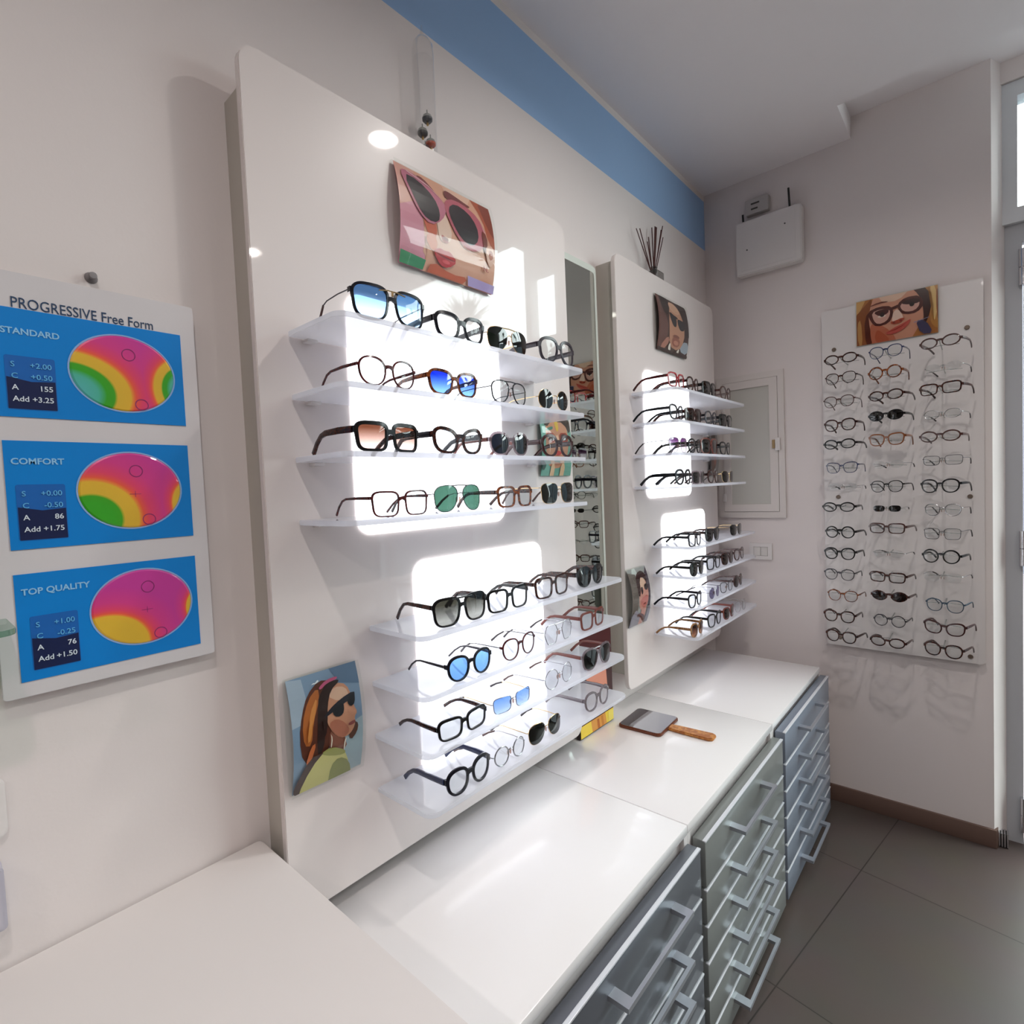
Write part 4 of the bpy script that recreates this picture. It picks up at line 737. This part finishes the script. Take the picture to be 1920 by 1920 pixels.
#     x, shape, kind, frame, lens, temple, words, is sun, options
NEAR = [
 [(-2.159, 'bigsquare', 'std', 'navy', 'bluegrad', 'gun', 'navy square sunglasses with light blue lenses', 1, dict(double=0, tip=TIPB, scale=1.1, gold=1, tk='fine')), (-1.978, 'wayfarer', 'thick', 'navy', 'clr', 'navy', 'chunky navy square eyeglasses', 0, {}), (-1.826, 'aviator', 'wire', 'gold', 'dkgreen', 'gold', 'gold sunglasses with dark green lenses', 1, dict(tip=TIP, double=1)), (-1.634, 'aviator', 'thick', 'plum', 'clr', 'plum', 'chunky plum pilot shape eyeglasses', 0, {})],
 [(-2.174, 'panto', 'thin', 'burg', 'clr', 'burg', 'slim burgundy round eyeglasses', 0, dict(scale=1.04)), (-2.008, 'wayfarer', 'std', 'tort', 'bluem', 'tort', 'tortoise sunglasses with vivid blue lenses', 1, {}), (-1.829, 'aviator', 'fine', 'navy', 'clr', 'navy', 'thin navy double bridge eyeglasses', 0, dict(double=1, scale=.94)), (-1.66, 'round', 'wire', 'gold', 'dark', 'gold', 'round gold sunglasses with dark lenses', 1, dict(tip=TIPB, scale=1.08))],
 [(-2.176, 'flat', 'thick', 'black', 'browng', 'dkt', 'bold black flat top sunglasses, brown lenses', 1, dict(scale=1.04)), (-1.998, 'cateye', 'thick', 'dkt', 'clr', 'navy', 'chunky dark cat-eye eyeglasses', 0, {}), (-1.833, 'panto', 'std', 'crys', 'dkblue', 'rbrown', 'crystal sunglasses with slate blue lenses', 1, {}), (-1.643, 'panto', 'thick', 'dkred', 'clr', 'dkred', 'chunky dark red round eyeglasses', 0, {})],
 [(-2.159, 'square', 'thin', 'burg', 'clr', 'burg', 'slim burgundy square eyeglasses', 0, {}), (-2.007, 'aviator', 'wire', 'silver', 'green', 'silver', 'silver aviator sunglasses with green lenses', 1, dict(tip=TIP, double=1, scale=1.03)), (-1.826, 'square', 'std', 'tort', 'clr', 'dkt', 'tortoise square eyeglasses', 0, dict(scale=.95)), (-1.652, 'bigsquare', 'wire', 'gold', 'dkgreen', 'gold', 'gold square sunglasses with olive lenses', 1, dict(tip=TIPB))],
 [(-2.014, 'bigsquare', 'std', 'black', 'greyg', 'dkt', 'black pilot sunglasses with grey faded lenses', 1, dict(double=1)), (-1.866, 'square', 'std', 'black', 'clr', 'black', 'black square eyeglasses', 0, dict(scale=1.03)), (-1.691, 'square', 'std', 'dkt', 'clr', 'dkt', 'dark tortoise square eyeglasses', 0, dict(scale=1.06)), (-1.516, 'panto', 'thick', 'black', 'dark', 'dkt', 'black round sunglasses', 1, {})],
 [(-1.996, 'panto', 'std', 'navy', 'sky', 'gun', 'dark round sunglasses with sky blue lenses', 1, dict(tk='thin')), (-1.83, 'panto', 'thin', 'burg', 'clr', 'gun', 'slim red brown round eyeglasses', 0, dict(tk='fine', tip=TIP)), (-1.676, 'hexagon', 'wire', 'silver', 'clr', 'silver', 'silver angular wire eyeglasses', 0, dict(double=1, tip=TIP)), (-1.511, 'square', 'std', 'rbrown', 'clr', 'rbrown', 'brown square eyeglasses', 0, dict(scale=.97))],
 [(-2.022, 'rect', 'std', 'black', 'clr', 'dkt', 'black rectangular eyeglasses', 0, {}), (-1.862, 'rect', 'wire', 'silver', 'bluesoft', 'gold', 'square wire sunglasses with soft blue lenses', 1, dict(tip=TIP, scale=.98)), (-1.68, 'round', 'wire', 'silver', 'clr', 'silver', 'large round silver wire eyeglasses', 0, dict(scale=1.1, tip=TIPB)), (-1.497, 'aviator', 'std', 'crys', 'navylens', 'rbrown', 'crystal pilot sunglasses with navy lenses', 1, dict(double=1))],
 [(-2.016, 'panto', 'thick', 'navy', 'clr', 'navyblue', 'chunky navy round eyeglasses', 0, {}), (-1.88, 'round', 'fine', 'silver', 'clr', 'silver', 'small round silver eyeglasses', 0, dict(scale=.95, tip=TIPB)), (-1.743, 'aviator', 'wire', 'gold', 'dkgreen', 'gold', 'gold aviator sunglasses with dark olive lenses', 1, dict(tip=TIP, scale=.94)), (-1.501, 'panto', 'std', 'grey', 'clr', 'grey', 'smoky grey round eyeglasses', 0, {})]]
FAR = [
 [(-.907, 'square', 'std', 'red', 'clr', 'burg', 'red and dark burgundy eyeglasses', 0, {}), (-.758, 'panto', 'std', 'dkt', 'clr', 'dkt', 'dark tortoise round eyeglasses', 0, {}), (-.597, 'flat', 'thick', 'black', 'dark', 'black', 'heavy black sunglasses', 1, dict(scale=1.05)), (-.425, 'panto', 'std', 'brown', 'clr', 'brown', 'brown round eyeglasses', 0, dict(scale=1.03))],
 [(-.913, 'wayfarer', 'std', 'navy', 'clr', 'navy', 'navy black square eyeglasses', 0, {}), (-.76, 'flat', 'thick', 'dkt', 'brownl', 'dkt', 'bold dark brown sunglasses', 1, {}), (-.592, 'panto', 'std', 'gun', 'clr', 'black', 'dark grey round eyeglasses', 0, {}), (-.43, 'flat', 'thick', 'black', 'dark', 'black', 'solid black sunglasses', 1, {})],
 [(-.912, 'bigsquare', 'wire', 'silver', 'purple', 'silver', 'large sunglasses with purple faded lenses', 1, dict(tip=TIP, scale=1.0)), (-.767, 'panto', 'std', 'black', 'clr', 'black', 'black round eyeglasses', 0, {}), (-.617, 'bigsquare', 'std', 'rbrown', 'redb', 'dkt', 'tall red brown sunglasses', 1, dict(scale=1.05)), (-.44, 'wayfarer', 'std', 'black', 'clr', 'black', 'thick rimmed black eyeglasses', 0, dict(scale=1.04))],
 [(-.879, 'panto', 'thick', 'navy', 'clr', 'navy', 'chunky navy round eyeglasses', 0, {}), (-.73, 'flat', 'std', 'crys', 'greyl', 'black', 'grey crystal sunglasses', 1, {}), (-.578, 'panto', 'std', 'dkt', 'clr', 'dkt', 'dark tortoise panto eyeglasses', 0, {}), (-.42, 'wayfarer', 'wire', 'gold', 'brownl', 'gold', 'dark brown sunglasses with gold bridge', 1, dict(tip=TIP, scale=1.08))],
 [(-.785, 'square', 'std', 'navy', 'clr', 'navy', 'black square eyeglasses', 0, {}), (-.6, 'wayfarer', 'std', 'black', 'navylens', 'dkt', 'black sunglasses with navy lenses', 1, {}), (-.335, 'wayfarer', 'fine', 'black', 'dark', 'gold', 'black sunglasses with slim metal temples', 1, dict(scale=1.05, tip=TIP))],
 [(-.776, 'panto', 'std', 'black', 'dkgreen', 'black', 'black round sunglasses with green lenses', 1, {}), (-.6, 'square', 'std', 'black', 'clr', 'black', 'black square eyeglasses', 0, {}), (-.452, 'wayfarer', 'std', 'dkt', 'brownl', 'dkt', 'dark brown sunglasses', 1, {}), (-.302, 'panto', 'std', 'brown', 'clr', 'brown', 'round brown eyeglasses', 0, {})],
 [(-.79, 'wayfarer', 'std', 'navy', 'clr', 'navy', 'navy black eyeglasses', 0, {}), (-.605, 'round', 'wire', 'silver', 'purp2', 'silver', 'round silver sunglasses with violet lenses', 1, dict(tip=TIP)), (-.462, 'wayfarer', 'fine', 'black', 'clr', 'black', 'half rim black eyeglasses', 0, {}), (-.315, 'round', 'std', 'brown', 'brownl', 'brown', 'round brown sunglasses', 1, {})],
 [(-.782, 'panto', 'std', 'beige', 'brgr', 'beige', 'beige sunglasses with brown faded lenses', 1, {}), (-.607, 'wayfarer', 'std', 'black', 'clr', 'black', 'black frame eyeglasses', 0, dict(scale=1.05)), (-.452, 'wayfarer', 'std', 'rbrown', 'redb', 'rbrown', 'red brown sunglasses', 1, {}), (-.305, 'panto', 'thin', 'clear', 'clr', 'clear', 'colourless crystal eyeglasses', 0, {})]]
for shelves, data, pn in ((P1S, NEAR, 'near'), (P2S, FAR, 'far')):
    for si, row in enumerate(data):
        zt = shelves[si][2]+.0052
        for gi_, (x, shape, kind, fm, lm, tm, words, sun, opt) in enumerate(row):
            opt = dict(opt); g = opt.pop('gold', 0); opt['double'] = bool(opt.get('double', False))
            pos = NUM[gi_] if len(row) == 4 else ['at the near end of', 'second along', 'at the far end of'][gi_]
            o = spectacles('sunglasses' if sun else 'eyeglasses', (x-(x+2.7927)*.0135, YG+random.uniform(-.003, .003), zt), math.radians(random.uniform(-4, 4)), shape, kind, A_[fm], LN[lm], A_[tm],
                           '%s, %s %s panel %s shelf' % (words, pos, pn, SHN[si]), 'frames on the %s panel shelves' % pn, 'sunglasses' if sun else 'eyeglasses', sun=sun, **opt)
            if g:   # gold brow bar over the bridge
                bm = bmesh.new(); add_tube(bm, [(-.028, -.0035, .0545), (-.01, -.004, .0575), (.01, -.004, .0575), (.028, -.0035, .0545)], .0013, 6); add_tube(bm, [(0, -.004, .0575), (0, -.004, .049)], .0022, 6)
                finish(bm, 'brow_bar', A_['gold'], o, smooth=True)['label'] = 'gold brow bar'
# ---- reading glasses on the wall rack: y, z of the bridge, style
RD = {1: [(-.6218, 1.9806, 'oval', 'std', 'dkt', 'clr', 'dark brown oval reading glasses'), (-.6207, 1.9023, 'panto', 'thin', 'dkt', 'clr', 'dark brown rounded reading glasses'), (-.6136, 1.8071, 'panto', 'thin', 'brown', 'clr', 'brown reading glasses with red brown temples'), (-.616, 1.71, 'panto', 'std', 'dkt', 'clr', 'dark round reading glasses'), (-.6129, 1.6308, 'oval', 'std', 'black', 'clr', 'black oval reading glasses'), (-.6192, 1.533, 'wayfarer', 'thin', 'navyblue', 'clr', 'deep blue reading glasses'), (-.6219, 1.453, 'oval', 'rimless', 'silver', 'clr', 'nearly invisible rimless reading glasses'),
      (-.6052, 1.3687, 'oval', 'std', 'black', 'clr', 'black oval reading glasses'), (-.6075, 1.2633, 'round', 'std', 'black', 'clr', 'black round reading glasses'), (-.6062, 1.1733, 'panto', 'std', 'black', 'clr', 'black reading glasses with broad temples'), (-.6049, 1.0852, 'panto', 'thin', 'gun', 'clr', 'slim grey reading glasses'), (-.6153, .9956, 'panto', 'thin', 'tort', 'clr', 'slim tortoise reading glasses'), (-.6003, .9053, 'panto', 'std', 'dkt', 'clr', 'dark brown reading glasses'), (-.6069, .8218, 'panto', 'std', 'dkt', 'clr', 'dark brown rounded reading glasses')],
      2: [(-.7749, 1.9807, 'panto', 'thin', 'navyblue', 'clr', 'navy browline reading glasses'), (-.7722, 1.9001, 'round', 'std', 'tort', 'clr', 'round tortoise reading glasses'), (-.773, 1.8101, 'oval', 'std', 'dkt', 'clr', 'dark brown oval reading glasses'), (-.7721, 1.7306, 'oval', 'std', 'black', 'dark', 'black oval sunglasses'), (-.7746, 1.6357, 'wayfarer', 'std', 'amber', 'clr', 'amber brown reading glasses'), (-.7787, 1.5363, 'oval', 'rimless', 'silver', 'clr', 'rimless reading glasses'), (-.7725, 1.4498, 'panto', 'thin', 'black', 'clr', 'slim black round reading glasses'),
      (-.7733, 1.3605, 'narrow', 'rimless', 'silver', 'dark', 'rimless sunglasses with small dark lenses'), (-.7707, 1.2816, 'rect', 'std', 'brown', 'clr', 'brown rectangular reading glasses'), (-.7749, 1.179, 'oval', 'rimless', 'silver', 'clr', 'rimless reading glasses'), (-.7703, 1.0841, 'rect', 'std', 'dkt', 'clr', 'dark brown rectangular reading glasses'), (-.7766, 1.0092, 'pointed', 'std', 'dkt', 'brownl', 'brown cat-eye sunglasses'), (-.7773, .9099, 'round', 'thin', 'gun', 'clr', 'slim round grey reading glasses'), (-.7692, .822, 'oval', 'std', 'dkt', 'clr', 'dark brown oval reading glasses')],
      3: [(-.943, 1.9828, 'oval', 'std', 'brown', 'clr', 'two tone brown oval reading glasses'), (-.9517, 1.8886, 'oval', 'rimless', 'silver', 'clr', 'rimless reading glasses'), (-.9418, 1.8113, 'rect', 'std', 'dkt', 'clr', 'dark brown rectangular reading glasses'), (-.9474, 1.7152, 'oval', 'wire', 'silver', 'clr', 'silver oval wire reading glasses'), (-.9406, 1.6323, 'oval', 'std', 'brown', 'clr', 'brown oval reading glasses'), (-.9478, 1.5418, 'rect', 'wire', 'gun', 'clr', 'thin grey wire reading glasses'), (-.9392, 1.4459, 'panto', 'std', 'black', 'clr', 'black rounded reading glasses'),
      (-.9465, 1.355, 'panto', 'fine', 'silver', 'clr', 'half rim reading glasses with brown temples'), (-.9443, 1.264, 'square', 'wire', 'gun', 'clr', 'square wire reading glasses'), (-.9405, 1.1786, 'round', 'std', 'black', 'clr', 'large round black reading glasses'), (-.9431, 1.0972, 'rect', 'rimless', 'silver', 'clr', 'rimless reading glasses'), (-.9503, .9896, 'panto', 'thin', 'blueg', 'clr', 'blue grey reading glasses'), (-.9481, .9033, 'cateye', 'std', 'dkred', 'clr', 'dark brown cat-eye reading glasses'), (-.9444, .8183, 'panto', 'std', 'dkt', 'clr', 'dark brown rounded reading glasses')]}
CN = {1: 'column nearest the corner', 2: 'middle column', 3: 'column nearest the door'}
TH = ['top of', 'second down', 'third down', 'fourth down', 'fifth down', 'sixth down', 'seventh down', 'eighth down', 'ninth down', 'tenth down', 'eleventh down', 'twelfth down', 'thirteenth down', 'bottom of']
XG = -.19
for c, rows_ in RD.items():
    for k, (y, z, shape, kind, fm, lm, words) in enumerate(rows_):
        sc_ = .92 if c < 3 else .97; bb = DIM[shape][1]*.001*sc_+KIND[kind][0]*.001; sun = 'sunglasses' in words
        tmn = 'brown' if 'temples' in words and 'broad' not in words else ('silver' if kind == 'rimless' else fm)
        o = spectacles('sunglasses' if sun else 'eyeglasses', (XG+random.uniform(-.006, .006), y, z-bb*1.12), -PI/2-math.radians({1: 7, 2: 9, 3: 12}[c]+random.uniform(-3.5, 3.5)), shape, kind, A_[fm], LN[lm], A_[tmn],
                   '%s, %s %s of wall rack' % (words, TH[k], CN[c]), 'glasses on the wall rack', 'sunglasses' if sun else 'reading glasses', scale=sc_, tip=(TIP if kind in ('rimless', 'wire', 'fine') else None))
        # clear peg that carries the bridge
        bm = bmesh.new(); zz = z-.003-1.48; xx = -y-.7945
        add_tube(bm, [(xx, -.0302, zz), (xx, -.165, zz), (xx, -.196, zz+.006)], .0022, 8)
        add_tube(bm, [(xx-.055, -.120, zz-.004), (xx, -.118, zz), (xx+.055, -.120, zz-.004)], .0012, 6)
        finish(bm, 'peg', ROD, RK, smooth=True)
